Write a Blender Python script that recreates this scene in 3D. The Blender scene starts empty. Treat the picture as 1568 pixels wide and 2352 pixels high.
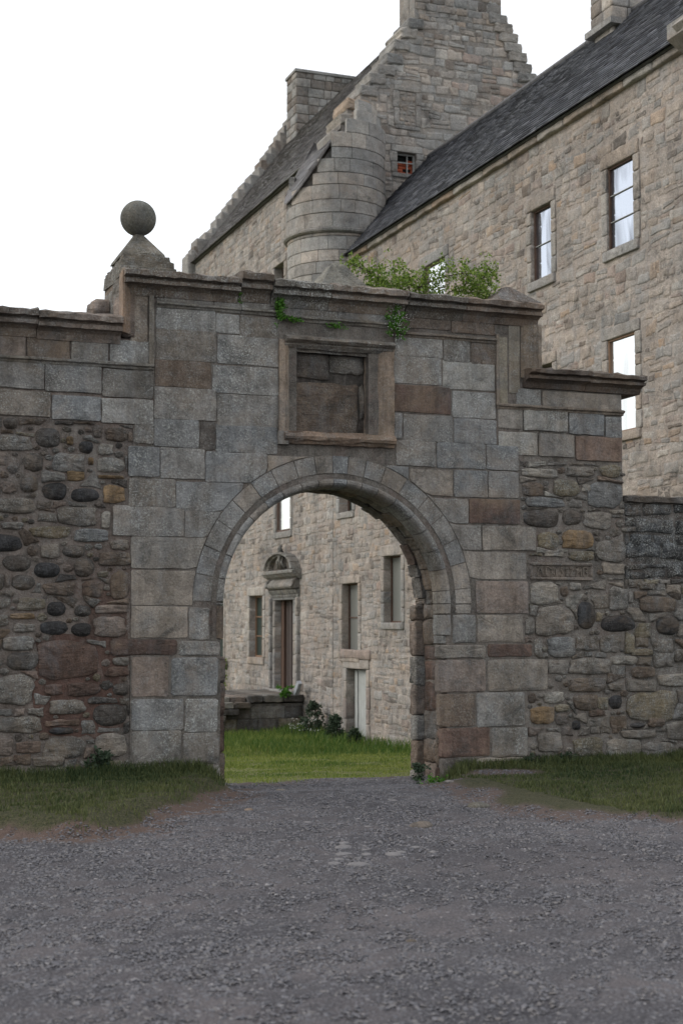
import bpy, bmesh, math, random
import numpy as np
from mathutils import Vector, Matrix
R = math.radians
scene = bpy.context.scene
COL = scene.collection

# ------------------------------------------------------------------ camera
F_PX = 3400.0                      # focal length in the measuring grid (photo scaled to 1568 x 2352)
PITCH = math.atan(254 / F_PX)
AZ = R(69.2)                       # view axis, measured from the line of the gateway wall (+X)
_fh = np.array([math.cos(AZ), math.sin(AZ), 0.0])
CR = np.array([math.sin(AZ), -math.cos(AZ), 0.0])
CF = _fh * math.cos(PITCH) + np.array([0, 0, math.sin(PITCH)])
CU = np.cross(CR, CF)
CAM = np.array([-5.617, -14.997, 1.65])
cd = bpy.data.cameras.new('camera')
cam = bpy.data.objects.new('camera', cd)
COL.objects.link(cam)
cam.matrix_world = Matrix(((CR[0], CU[0], -CF[0], CAM[0]), (CR[1], CU[1], -CF[1], CAM[1]),
                           (CR[2], CU[2], -CF[2], CAM[2]), (0, 0, 0, 1)))
cd.sensor_fit = 'VERTICAL'
cd.sensor_height = 36.0
cd.lens = 36.0 * F_PX / 2352.0
cd.clip_start = 0.1
cd.clip_end = 2000
cd.dof.use_dof = True
cd.dof.focus_distance = 16.0
cd.dof.aperture_fstop = 2.8
scene.camera = cam

# ------------------------------------------------------------------ sky, sun, exposure
SUN_EL, SUN_AZ = R(34), R(-73)     # low soft light from the west (-X), a little north of the wall line
world = bpy.data.worlds.new('World')
scene.world = world
world.use_nodes = True
nt = world.node_tree
nt.nodes.clear()
w_out = nt.nodes.new('ShaderNodeOutputWorld')
sky = nt.nodes.new('ShaderNodeTexSky')
sky.sky_type = 'NISHITA'
sky.sun_disc = False
sky.sun_elevation = SUN_EL
sky.sun_rotation = SUN_AZ
b1 = nt.nodes.new('ShaderNodeBackground')
b1.inputs['Strength'].default_value = 0.05
nt.links.new(sky.outputs['Color'], b1.inputs['Color'])
tc = nt.nodes.new('ShaderNodeTexCoord')
nz = nt.nodes.new('ShaderNodeTexNoise')
nz.inputs['Scale'].default_value = 2.2
nz.inputs['Detail'].default_value = 5
cr = nt.nodes.new('ShaderNodeValToRGB')
cr.color_ramp.elements[0].position = 0.3
cr.color_ramp.elements[0].color = (0.95, 0.955, 0.96, 1)
cr.color_ramp.elements[1].position = 0.7
cr.color_ramp.elements[1].color = (1.0, 0.99, 0.965, 1)
b2 = nt.nodes.new('ShaderNodeBackground')
b2.inputs['Strength'].default_value = 1.0
nt.links.new(tc.outputs['Generated'], nz.inputs['Vector'])
nt.links.new(nz.outputs['Fac'], cr.inputs['Fac'])
nt.links.new(cr.outputs['Color'], b2.inputs['Color'])
add = nt.nodes.new('ShaderNodeAddShader')
nt.links.new(b1.outputs[0], add.inputs[0])
nt.links.new(b2.outputs[0], add.inputs[1])
nt.links.new(add.outputs[0], w_out.inputs['Surface'])

sl = bpy.data.lights.new('sun', 'SUN')
sl.energy = 1.1
sl.angle = R(22)
sl.color = (1.0, 0.93, 0.84)
sun = bpy.data.objects.new('sun', sl)
COL.objects.link(sun)
_sd = Vector((math.sin(SUN_AZ) * math.cos(SUN_EL), math.cos(SUN_AZ) * math.cos(SUN_EL), math.sin(SUN_EL)))
sun.rotation_euler = _sd.to_track_quat('Z', 'Y').to_euler()
sun.location = (-20, 5, 30)

vs = scene.view_settings
vs.view_transform = 'Standard'
vs.look = 'None'
vs.exposure = 0.20
vs.gamma = 1.0
vs.use_curve_mapping = False

# ------------------------------------------------------------------ measuring helpers
def ray(x, y):
    return CF + CR * (x - 784) / F_PX - CU * (y - 1176) / F_PX
def at(x, y, axis, v):
    d = ray(x, y)
    return CAM + d * ((v - CAM[axis]) / d[axis])
XW = 6.413                        # west face of the long range and the tower house
YG = 17.225                       # south gable of the tower house
def wl(x, y):                     # point on the gateway face -> (X, Z)
    p = at(x, y, 1, 0.0)
    return p[0], p[2]
def wn(x, y):                     # point on the west face of the house -> (Y, Z)
    p = at(x, y, 0, XW)
    return p[1], p[2]
def gb(x, y):
    p = at(x, y, 1, YG)
    return p[0], p[2]
CONV = {1: (0, 878, .4), 2: (188.2, 564.5, .4), 3: (752.6, 564.5, .48), 4: (940.8, 1066.2, .4),
        5: (439.0, 1034.9, .4), 6: (407.7, 0, .4), 7: (940.8, 0, .4), 0: (0, 0, 1)}
def cv(c, x, y):
    o = CONV[c]
    return o[0] + o[2] * x, o[1] + o[2] * y
rng = random.Random(11)

# ------------------------------------------------------------------ object helpers
def tag(o, label=None, cat=None, group=None, kind=None):
    if label: o['label'] = label
    if cat: o['category'] = cat
    if group: o['group'] = group
    if kind: o['kind'] = kind
    return o
def empty(name, loc, label, cat, group=None, rz=0):
    o = bpy.data.objects.new(name, None)
    COL.objects.link(o)
    o.location = loc
    o.rotation_euler = (0, 0, rz)
    o.empty_display_size = 0.2
    tag(o, label, cat, group)
    return o
def parent_keep(o, p):
    o.parent = p
    def wm(q):
        l = Matrix.LocRotScale(q.location, q.rotation_euler, q.scale)
        return l if q.parent is None else wm(q.parent) @ q.matrix_parent_inverse @ l
    o.matrix_parent_inverse = wm(p).inverted()
def mesh_obj(name, vs_, fs, mat, parent=None, tint=None, smooth=False, kind=None):
    me = bpy.data.meshes.new(name)
    me.from_pydata([tuple(v) for v in vs_], [], fs)
    if tint is not None:
        ca = me.color_attributes.new(name='tint', type='FLOAT_COLOR', domain='POINT')
        if len(tint) == 4 and not hasattr(tint[0], '__len__'):
            arr = np.tile(np.array(tint, dtype=np.float32), len(vs_))
        else:
            arr = np.array(tint, dtype=np.float32).ravel()
        ca.data.foreach_set('color', arr)
    if smooth:
        me.polygons.foreach_set('use_smooth', [True] * len(me.polygons))
    me.materials.append(mat)
    me.update()
    o = bpy.data.objects.new(name, me)
    COL.objects.link(o)
    if parent is not None:
        parent_keep(o, parent)
    if kind: o['kind'] = kind
    return o
class Geo:
    def __init__(s):
        s.v, s.f, s.t = [], [], []
    def add(s, vs_, fs, tint=(.3, .3, .3, 0)):
        n = len(s.v)
        s.v += [tuple(v) for v in vs_]
        s.f += [tuple(i + n for i in f) for f in fs]
        s.t += [tint] * len(vs_)
    def box(s, a, b, tint=(.3, .3, .3, 0)):
        x0, y0, z0 = a; x1, y1, z1 = b
        s.add([(x0, y0, z0), (x1, y0, z0), (x1, y1, z0), (x0, y1, z0), (x0, y0, z1), (x1, y0, z1), (x1, y1, z1), (x0, y1, z1)],
              [(0, 3, 2, 1), (4, 5, 6, 7), (0, 1, 5, 4), (1, 2, 6, 5), (2, 3, 7, 6), (3, 0, 4, 7)], tint)
    def tube(s, pts, r0, r1, n=6, tint=(.3, .3, .3, 0)):
        pts = [Vector(p) for p in pts]
        vs_, fs = [], []
        for i, p in enumerate(pts):
            d = (pts[min(i + 1, len(pts) - 1)] - pts[max(i - 1, 0)]).normalized()
            a = d.orthogonal().normalized(); b = d.cross(a)
            r = r0 + (r1 - r0) * i / max(1, len(pts) - 1)
            for k in range(n):
                t = 2 * math.pi * k / n
                vs_.append(p + (a * math.cos(t) + b * math.sin(t)) * r)
        for i in range(len(pts) - 1):
            for k in range(n):
                fs.append((i * n + k, i * n + (k + 1) % n, (i + 1) * n + (k + 1) % n, (i + 1) * n + k))
        fs.append(tuple(range(n - 1, -1, -1)))
        fs.append(tuple((len(pts) - 1) * n + k for k in range(n)))
        s.add(vs_, fs, tint)
    def build(s, name, mat, parent=None, smooth=False, kind=None):
        return mesh_obj(name, s.v, s.f, mat, parent, s.t, smooth, kind)

# ------------------------------------------------------------------ materials
def new_mat(name):
    m = bpy.data.materials.new(name)
    m.use_nodes = True
    return m, m.node_tree, m.node_tree.nodes['Principled BSDF']
def N(t, typ, **kw):
    n = t.nodes.new(typ)
    for k, v in kw.items():
        if k in n.inputs: n.inputs[k].default_value = v
        else: setattr(n, k, v)
    return n
def ramp(t, src, p0, p1, c0=(0, 0, 0, 1), c1=(1, 1, 1, 1)):
    r = t.nodes.new('ShaderNodeValToRGB')
    r.color_ramp.elements[0].position = p0; r.color_ramp.elements[0].color = c0
    r.color_ramp.elements[1].position = p1; r.color_ramp.elements[1].color = c1
    t.links.new(src, r.inputs['Fac'])
    return r.outputs['Color']
def mixc(t, a, b, fac, mode='MIX'):
    m = t.nodes.new('ShaderNodeMix')
    m.data_type = 'RGBA'; m.blend_type = mode
    for s_, v in ((m.inputs['Factor'], fac), (m.inputs['A'], a), (m.inputs['B'], b)):
        if hasattr(v, 'links') or hasattr(v, 'is_output'): t.links.new(v, s_)
        else: s_.default_value = v
    return m.outputs['Result']
def mth(t, op, a, b=None):
    m = t.nodes.new('ShaderNodeMath'); m.operation = op
    for i, v in enumerate((a, b)):
        if v is None: continue
        if hasattr(v, 'is_output'): t.links.new(v, m.inputs[i])
        else: m.inputs[i].default_value = v
    return m.outputs[0]
def stone_mat(name, scale=1.0, bump=0.6, strat=0.35, blotch=0.5, rough=0.92, warm=(.27, .205, .145), wamt=.45, cool=(.165, .185, .205), camt=.35, streak=.7):
    m, t, p = new_mat(name)
    geo = N(t, 'ShaderNodeNewGeometry')
    at_ = N(t, 'ShaderNodeAttribute', attribute_name='tint')
    pos = geo.outputs['Position']
    mp = N(t, 'ShaderNodeMapping'); mp.inputs['Scale'].default_value = (1, 1, 4.5)
    t.links.new(pos, mp.inputs['Vector'])
    def noise(sc, det=4, ro=.6, vec=pos, dis=0.0):
        n = N(t, 'ShaderNodeTexNoise', Scale=sc * scale, Detail=det, Roughness=ro, Distortion=dis)
        t.links.new(vec, n.inputs['Vector'])
        return n.outputs['Fac']
    big = noise(1.3, 4, .65, dis=.4); mid = noise(7, 6, .7, dis=.3); fine = noise(45, 5, .75); grain = noise(150, 2, .6)
    layer = noise(5, 5, .7, mp.outputs['Vector'], .5)
    col = at_.outputs['Color']
    col = mixc(t, col, ramp(t, big, .32, .68, (1 - blotch * .55,) * 3 + (1,), (1 + blotch * .35, 1 + blotch * .33, 1 + blotch * .3, 1)), 1.0, 'MULTIPLY')
    col = mixc(t, col, ramp(t, mid, .3, .72, (.62, .60, .60, 1), (1.35, 1.33, 1.3, 1)), .8, 'MULTIPLY')
    col = mixc(t, col, ramp(t, layer, .35, .7, (.72, .7, .68, 1), (1.22, 1.2, 1.17, 1)), strat, 'MULTIPLY')
    col = mixc(t, col, ramp(t, fine, .34, .64, (.55, .55, .55, 1), (1.35, 1.35, 1.35, 1)), .6, 'MULTIPLY')
    # iron and lichen stains that run across the joints
    off = N(t, 'ShaderNodeMapping'); off.inputs['Location'].default_value = (13, 7, 3); t.links.new(pos, off.inputs['Vector'])
    off2 = N(t, 'ShaderNodeMapping'); off2.inputs['Location'].default_value = (-5, 17, 9); off2.inputs['Scale'].default_value = (1.6, 1.6, .8); t.links.new(pos, off2.inputs['Vector'])
    col = mixc(t, col, warm + (1,), mth(t, 'MULTIPLY', ramp(t, noise(1.1, 7, .72, off.outputs['Vector'], .5), .50, .68), wamt))
    col = mixc(t, col, cool + (1,), mth(t, 'MULTIPLY', ramp(t, noise(1.5, 7, .75, off2.outputs['Vector'], .5), .50, .66), camt))
    smp = N(t, 'ShaderNodeMapping'); smp.inputs['Scale'].default_value = (1, 1, .16); t.links.new(pos, smp.inputs['Vector'])
    col = mixc(t, col, ramp(t, noise(4.0, 6, .75, smp.outputs['Vector'], .3), .42, .66, (1.12, 1.11, 1.1, 1), (.55, .53, .50, 1)), streak, 'MULTIPLY')
    # dark algae and soot patches
    soot = mth(t, 'MULTIPLY', ramp(t, noise(2.1, 7, .8, dis=.7), .54, .68), .72)
    col = mixc(t, col, (.035, .035, .033, 1), soot)
    # pale crustose lichen: speckles gathered in patches, amount carried by the stone
    sp = ramp(t, noise(52, 4, .8), .51, .60)
    patch = ramp(t, noise(3.0, 6, .8, dis=.6), .40, .60)
    lic = mth(t, 'MULTIPLY', mth(t, 'MULTIPLY', sp, patch), at_.outputs['Alpha'])
    haze_ = mth(t, 'MULTIPLY', mth(t, 'MULTIPLY', ramp(t, noise(5.5, 6, .8, dis=.8), .48, .66), patch), mth(t, 'MULTIPLY', at_.outputs['Alpha'], .65))
    col = mixc(t, col, (.29, .315, .335, 1), haze_)
    col = mixc(t, col, (.46, .47, .44, 1), lic)
    t.links.new(col, p.inputs['Base Color'])
    p.inputs['Roughness'].default_value = rough
    p.inputs['Specular IOR Level'].default_value = 0.25
    pit = ramp(t, noise(20, 3, .6), .28, .42)
    h = mth(t, 'ADD', mth(t, 'MULTIPLY', mid, 1.3), mth(t, 'ADD', mth(t, 'MULTIPLY', fine, .8), mth(t, 'ADD', mth(t, 'MULTIPLY', grain, .2), mth(t, 'MULTIPLY', pit, .35))))
    h = mth(t, 'ADD', h, mth(t, 'MULTIPLY', layer, strat))
    bp = N(t, 'ShaderNodeBump', Strength=bump, Distance=0.02)
    t.links.new(h, bp.inputs['Height'])
    t.links.new(bp.outputs['Normal'], p.inputs['Normal'])
    return m
M_ASH = stone_mat('ashlar_stone', 1.0, .75, .3, .6)
M_RUB = stone_mat('rubble_stone', 1.3, 1.0, 1.0, .7)
M_HOUSE = stone_mat('house_stone', .8, 1.0, .3, .6, .92, (.33, .265, .215), .45, (.24, .24, .24), .55, .22)
M_MORT = stone_mat('lime_mortar', 1.5, 1.0, .1, .5, .92, (.135, .085, .07), .5, (.24, .22, .20), .5)
def simple_mat(name, col, rough=.8, var=.35, sc=8, bump=.3, stretch=(1, 1, 1), spec=.3):
    m, t, p = new_mat(name)
    g = N(t, 'ShaderNodeNewGeometry'); mp = N(t, 'ShaderNodeMapping'); mp.inputs['Scale'].default_value = stretch
    t.links.new(g.outputs['Position'], mp.inputs['Vector'])
    n = N(t, 'ShaderNodeTexNoise', Scale=sc, Detail=6, Roughness=.7)
    t.links.new(mp.outputs['Vector'], n.inputs['Vector'])
    c = mixc(t, col + (1,), ramp(t, n.outputs['Fac'], .3, .7, (1 - var,) * 3 + (1,), (1 + var,) * 3 + (1,)), 1.0, 'MULTIPLY')
    t.links.new(c, p.inputs['Base Color'])
    p.inputs['Roughness'].default_value = rough
    p.inputs['Specular IOR Level'].default_value = spec
    b = N(t, 'ShaderNodeBump', Strength=bump, Distance=.01)
    t.links.new(n.outputs['Fac'], b.inputs['Height']); t.links.new(b.outputs['Normal'], p.inputs['Normal'])
    return m
M_WOOD = simple_mat('old_brown_wood', (.085, .052, .038), .7, .5, 10, .5, (6, 6, .5))
M_WOODP = simple_mat('pale_brown_wood', (.20, .125, .08), .7, .3, 10, .3, (6, 6, .5))
M_DOOR = simple_mat('dark_door_board', (.05, .038, .034), .75, .5, 9, .5, (9, 9, .4))
M_SHEET = simple_mat('weathered_grey_board', (.34, .35, .34), .7, .35, 9, .3, (9, 9, .5))
M_TWIG = simple_mat('twig_bark', (.07, .05, .04), .9, .4, 20)
M_DARK = simple_mat('unlit_interior', (.012, .012, .012), .95, .1)  # near-black colour stands in for the shade inside openings
M_IRON = simple_mat('white_painted_metal', (.34, .36, .39), .5, .2, 15)
M_RED = simple_mat('red_brick_infill', (.40, .10, .05), .9, .5, 14, .6, (1, 1, 3))
def glass_mat(name, base, refl, tintc=(1, 1, 1), wav=.12, lowk=.35):
    m, t, p = new_mat(name)
    g = N(t, 'ShaderNodeNewGeometry')
    n = N(t, 'ShaderNodeTexNoise', Scale=1.6, Detail=2)
    t.links.new(g.outputs['Position'], n.inputs['Vector'])
    b = N(t, 'ShaderNodeBump', Strength=wav, Distance=.05)
    t.links.new(n.outputs['Fac'], b.inputs['Height'])
    gl = N(t, 'ShaderNodeBsdfGlossy', Roughness=.03)
    gl.inputs['Color'].default_value = tintc + (1,)
    t.links.new(b.outputs['Normal'], gl.inputs['Normal'])
    p.inputs['Base Color'].default_value = base + (1,)
    p.inputs['Roughness'].default_value = .3
    mx = N(t, 'ShaderNodeMixShader')
    mp = N(t, 'ShaderNodeMapping'); mp.inputs['Scale'].default_value = (1, 3.2, .8); t.links.new(g.outputs['Position'], mp.inputs['Vector'])
    n3 = N(t, 'ShaderNodeTexNoise', Scale=.8, Detail=3, Distortion=.6); t.links.new(mp.outputs['Vector'], n3.inputs['Vector'])
    rr = ramp(t, n3.outputs['Fac'], .36, .56, (refl * lowk,) * 3 + (1,), (refl,) * 3 + (1,))  # noise varies the mirror strength, painting dark wavy reflections into the panes
    t.links.new(rr, mx.inputs[0])
    t.links.new(p.outputs[0], mx.inputs[1]); t.links.new(gl.outputs[0], mx.inputs[2])
    t.links.new(mx.outputs[0], t.nodes['Material Output'].inputs['Surface'])
    return m
M_GLASS = glass_mat('sky_reflecting_glass', (.03, .035, .045), .58, (.88, .92, 1.0), .2, .22)
M_GLASSG = glass_mat('dim_green_glass', (.02, .035, .03), .10)
M_PALE = glass_mat('pale_clouded_glass', (.15, .155, .145), .10)
M_GLOW = glass_mat('bright_window_glass', (.16, .16, .16), .74, (.97, .97, .95), .12, .78)
def leaf_mat(name, c0, c1, trans=.35):
    m, t, p = new_mat(name)
    oi = N(t, 'ShaderNodeAttribute', attribute_name='tint')
    c = mixc(t, c0 + (1,), c1 + (1,), oi.outputs['Fac'])
    t.links.new(c, p.inputs['Base Color'])
    p.inputs['Roughness'].default_value = .6
    p.inputs['Specular IOR Level'].default_value = .25
    tr = N(t, 'ShaderNodeBsdfTranslucent'); t.links.new(c, tr.inputs['Color'])
    mx = N(t, 'ShaderNodeMixShader'); mx.inputs[0].default_value = trans
    t.links.new(p.outputs[0], mx.inputs[1]); t.links.new(tr.outputs[0], mx.inputs[2])
    t.links.new(mx.outputs[0], t.nodes['Material Output'].inputs['Surface'])
    return m
M_LEAF = leaf_mat('hawthorn_leaf', (.06, .12, .02), (.24, .32, .06))
M_IVY = leaf_mat('fresh_green_leaf', (.04, .13, .015), (.12, .27, .04))
M_DKLEAF = leaf_mat('dark_green_leaf', (.025, .045, .025), (.06, .085, .05), .2)
M_GRASS = leaf_mat('grass_blade', (.014, .036, .012), (.115, .125, .045), .2)
M_LAWN = leaf_mat('lawn_blade', (.055, .12, .022), (.28, .31, .08), .4)  # yellow-green lawn, lightened so the colour carries the courtyard's stronger daylight
M_WHITEFL = simple_mat('white_petal', (.75, .75, .7), .8, .05)

# slates
def slate_mat(name):
    m, t, p = new_mat(name)
    a = N(t, 'ShaderNodeAttribute', attribute_name='tint')
    g = N(t, 'ShaderNodeNewGeometry')
    n = N(t, 'ShaderNodeTexNoise', Scale=5, Detail=7, Roughness=.75)
    t.links.new(g.outputs['Position'], n.inputs['Vector'])
    n2 = N(t, 'ShaderNodeTexNoise', Scale=30, Detail=4, Roughness=.75)
    t.links.new(g.outputs['Position'], n2.inputs['Vector'])
    c = mixc(t, a.outputs['Color'], ramp(t, n.outputs['Fac'], .3, .7, (.55, .55, .55, 1), (1.5, 1.5, 1.5, 1)), .8, 'MULTIPLY')
    c = mixc(t, c, ramp(t, n2.outputs['Fac'], .3, .7, (.6, .6, .6, 1), (1.4, 1.4, 1.4, 1)), .7, 'MULTIPLY')
    t.links.new(c, p.inputs['Base Color'])
    p.inputs['Roughness'].default_value = .62
    b = N(t, 'ShaderNodeBump', Strength=.5, Distance=.01)
    t.links.new(n2.outputs['Fac'], b.inputs['Height']); t.links.new(b.outputs['Normal'], p.inputs['Normal'])
    return m
M_SLATE = slate_mat('roof_slate')

# ------------------------------------------------------------------ stone palette (albedo, lichen)
PAL = {
    'g': (0.211, 0.207, 0.200, 0.60), 'b': (0.190, 0.198, 0.205, 0.60), 'w': (0.250, 0.230, 0.206, 0.30), 'l': (0.234, 0.234, 0.228, 1.00),
    'r': (0.187, 0.141, 0.119, 0.15), 'p': (0.222, 0.188, 0.168, 0.20), 'd': (0.100, 0.091, 0.085, 0.30), 'k': (0.048, 0.048, 0.052, 0.15),
    'o': (0.260, 0.188, 0.112, 0.15), 'n': (0.150, 0.120, 0.098, 0.30), 'e': (0.297, 0.286, 0.262, 0.70), 'y': (0.200, 0.178, 0.130, 0.60),
    'K': (0.050, 0.050, 0.053, 1.00), 'm': (0.121, 0.084, 0.071, 0.10), 'h': (0.178, 0.166, 0.151, 0.60),
}
def tintof(k, j=.10):
    c = PAL[k]
    s = 1 + rng.uniform(-j, j)
    w = rng.uniform(-.03, .03)
    return (c[0] * s * (1 + w), c[1] * s, c[2] * s * (1 - w), c[3])

# ------------------------------------------------------------------ masonry
FR_GATE = (Vector((0, 0, 0)), Vector((1, 0, 0)), Vector((0, 0, 1)), Vector((0, -1, 0)))
FR_WEST = (Vector((XW, 0, 0)), Vector((0, -1, 0)), Vector((0, 0, 1)), Vector((-1, 0, 0)))
FR_GABLE = (Vector((0, YG, 0)), Vector((1, 0, 0)), Vector((0, 0, 1)), Vector((0, -1, 0)))
def centroid(p):
    return sum(q[0] for q in p) / len(p), sum(q[1] for q in p) / len(p)
def area(p):
    return .5 * sum(p[i][0] * p[(i + 1) % len(p)][1] - p[(i + 1) % len(p)][0] * p[i][1] for i in range(len(p)))
def stone_geo(poly, fr, front=0.0, depth=.08, bev=.012, dome=.01, rough=.004, inner=.55):
    if area(poly) < 0: poly = poly[::-1]
    O, U, V, Nn = fr
    n = len(poly)
    cx, cy = centroid(poly)
    vs_ = []
    def P(u, v, w): return O + U * u + V * v + Nn * w
    for (u, v) in poly: vs_.append(P(u, v, front - depth))
    for (u, v) in poly: vs_.append(P(u, v, front - bev * rng.uniform(.8, 1.3)))
    for (u, v) in poly:
        d = math.hypot(cx - u, cy - v) or 1
        k = min(.45, bev * 1.0 / d)
        vs_.append(P(u + (cx - u) * k, v + (cy - v) * k, front + rng.uniform(-rough, rough) * .5))
    for (u, v) in poly:
        vs_.append(P(cx + (u - cx) * inner, cy + (v - cy) * inner, front + dome * .75 + rng.uniform(-rough, rough)))
    vs_.append(P(cx, cy, front + dome + rng.uniform(-rough, rough)))
    fs = []
    for r in range(3):
        for i in range(n):
            j = (i + 1) % n
            fs.append((r * n + i, r * n + j, (r + 1) * n + j, (r + 1) * n + i))
    for i in range(n): fs.append((3 * n + i, 3 * n + (i + 1) % n, 4 * n))
    return vs_, fs
def rect_poly(x0, z0, x1, z1, jit=.004, r=.015, nseg=3):
    if x1 < x0: x0, x1 = x1, x0
    if z1 < z0: z0, z1 = z1, z0
    r = min(r, (x1 - x0) * .3, (z1 - z0) * .3)
    c = [(x0, z0), (x1, z0), (x1, z1), (x0, z1)]
    out = []
    for i in range(4):
        a, b = c[i], c[(i + 1) % 4]
        L = math.hypot(b[0] - a[0], b[1] - a[1])
        t0 = r / L
        for k in range(nseg + 1):
            t = t0 + (1 - 2 * t0) * k / nseg
            j = jit
            out.append((a[0] + (b[0] - a[0]) * t + rng.uniform(-j, j), a[1] + (b[1] - a[1]) * t + rng.uniform(-j, j)))
    return out
def chaikin(p, times=1, w=.25):
    for _ in range(times):
        q = []
        for i in range(len(p)):
            a, b = p[i], p[(i + 1) % len(p)]
            q.append((a[0] * (1 - w) + b[0] * w, a[1] * (1 - w) + b[1] * w))
            q.append((a[0] * w + b[0] * (1 - w), a[1] * w + b[1] * (1 - w)))
        p = q
    return p
def clip(p, nx, ny, d):           # keep nx*x + ny*y <= d
    out = []
    for i in range(len(p)):
        a, b = p[i], p[(i + 1) % len(p)]
        sa = nx * a[0] + ny * a[1] - d; sb = nx * b[0] + ny * b[1] - d
        if sa <= 0: out.append(a)
        if (sa < 0 < sb) or (sb < 0 < sa):
            t = sa / (sa - sb)
            out.append((a[0] + (b[0] - a[0]) * t, a[1] + (b[1] - a[1]) * t))
    return out
def inside(p, x, y):
    s = 0
    for i in range(len(p)):
        a, b = p[i], p[(i + 1) % len(p)]
        if (a[1] > y) != (b[1] > y) and x < (b[0] - a[0]) * (y - a[1]) / (b[1] - a[1]) + a[0]: s ^= 1
    return s
def closest(p, x, y):
    best = None
    for i in range(len(p)):
        a, b = p[i], p[(i + 1) % len(p)]
        dx, dy = b[0] - a[0], b[1] - a[1]
        L = dx * dx + dy * dy or 1e-9
        t = max(0, min(1, ((x - a[0]) * dx + (y - a[1]) * dy) / L))
        qx, qy = a[0] + dx * t, a[1] + dy * t
        d = math.hypot(x - qx, y - qy)
        if best is None or d < best[0]: best = (d, qx, qy)
    return best
def rubble_cells(x0, z0, x1, z1, fixed, hmin, hmax, asp=(1.0, 2.6), gap=.018, keep=None, jit=.22, stack=.25):
    """random rubble brought to rough courses, fitted round the given stones and openings"""
    fb = [(min(q[0] for q in p), max(q[0] for q in p), min(q[1] for q in p), max(q[1] for q in p), p) for p in fixed]
    cells = []
    z = z0
    ph = rng.uniform(0, 6)
    wob = lambda x, k: .035 * math.sin(x * 1.3 + k * 1.7 + ph) + .02 * math.sin(x * 3.1 + k * 2.9)
    k = 0
    while z < z1:
        h = rng.uniform(hmin, hmax)
        x = x0 - rng.uniform(0, .2)
        while x < x1:
            w = h * rng.uniform(*asp)
            q = []
            parts = [(0, 1)]
            if rng.random() < stack and h > (hmin + hmax) * .45:
                s = rng.uniform(.35, .65); parts = [(0, s), (s, 1)]
            for (s0, s1) in parts:
                j = lambda: rng.uniform(-jit, jit) * h * .5
                za, zb = z + h * s0, z + h * s1
                base = [(x, za + wob(x, k)), (x + w, za + wob(x + w, k)), (x + w, zb + wob(x + w, k)), (x, zb + wob(x, k))]
                ccx, ccz = x + w / 2, (za + zb) / 2 + wob(x + w / 2, k)
                g = gap * rng.uniform(.5, 1.5)
                sx = max(.3, 1 - 2 * g / w); sz = max(.3, 1 - 2 * g / (zb - za))
                pl = [(ccx + (a - ccx) * sx + j() * .6, ccz + (b - ccz) * sz + j() * .5) for a, b in base]
                if rng.random() < .5:
                    e = rng.randrange(4); a, b = pl[e], pl[(e + 1) % 4]
                    pl.insert(e + 1, ((a[0] + b[0]) / 2 + (((a[0] + b[0]) / 2) - ccx) * .1, (a[1] + b[1]) / 2 + ((a[1] + b[1]) / 2 - ccz) * .12))
                pl = clip(pl, -1, 0, -x0); pl = clip(pl, 1, 0, x1) if pl else pl
                pl = clip(pl, 0, -1, -z0) if pl else pl; pl = clip(pl, 0, 1, z1) if pl else pl
                if len(pl) < 3: continue
                cx, cz = centroid(pl)
                ok = True
                R_ = max(math.hypot(a - cx, b - cz) for a, b in pl)
                for (fx0, fx1, fz0, fz1, fp) in fb:
                    if cx < fx0 - R_ or cx > fx1 + R_ or cz < fz0 - R_ or cz > fz1 + R_: continue
                    if inside(fp, cx, cz): ok = False; break
                    d, qx, qz = closest(fp, cx, cz)
                    if d < 1e-4: ok = False; break
                    nx, nz_ = (qx - cx) / d, (qz - cz) / d
                    pl = clip(pl, nx, nz_, nx * qx + nz_ * qz - gap * .8)
                    if len(pl) < 3: ok = False; break
                if not ok or len(pl) < 3 or abs(area(pl)) < .0016: continue
                if keep and not all(keep(a, b) for a, b in pl): continue
                cells.append(pl)
            x += w
        z += h
        k += 1
    return cells
def ragged(c, k=.10):
    n = len(c); sz = math.sqrt(abs(area(c))); out = []
    for i in range(n):
        a, b = c[i], c[(i + 1) % n]
        L = math.hypot(b[0] - a[0], b[1] - a[1])
        out.append(a)
        m = 2 if L > sz * .9 else (1 if L > sz * .35 else 0)
        for j in range(m):
            t = (j + 1) / (m + 1); o = rng.uniform(-k, k * .5) * sz
            out.append((a[0] + (b[0] - a[0]) * t - (b[1] - a[1]) / L * -o, a[1] + (b[1] - a[1]) * t - (b[0] - a[0]) / L * o))
    return out
def pinnings(x0, z0, x1, z1, polys, n, rmin=.022, rmax=.07, keep=None):
    G = .25
    grid = {}
    def put(p):
        a = min(q[0] for q in p); b = max(q[0] for q in p); c = min(q[1] for q in p); d = max(q[1] for q in p)
        for i in range(int((a - .08) // G), int((b + .08) // G) + 1):
            for j in range(int((c - .08) // G), int((d + .08) // G) + 1): grid.setdefault((i, j), []).append(p)
    for p in polys: put(p)
    out = []
    for _ in range(n):
        x = rng.uniform(x0, x1); z = rng.uniform(z0, z1)
        r = rmax
        for p in grid.get((int(x // G), int(z // G)), ()):
            if inside(p, x, z): r = 0; break
            r = min(r, closest(p, x, z)[0] - .006)
            if r < rmin: break
        if r < rmin or (keep and not keep(x, z)): continue
        ex = rng.uniform(1.0, 1.3)
        q = [(x + r * ex * math.cos(t * .9 + .3) * rng.uniform(.85, 1.1), z + r * .9 * math.sin(t * .9 + .3) * rng.uniform(.85, 1.1)) for t in range(7)]
        out.append(q); put(q)
    return out
def pick(weights):
    r = rng.random() * sum(w for _, w in weights)
    for k, w in weights:
        r -= w
        if r <= 0: return k
    return weights[0][0]
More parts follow.
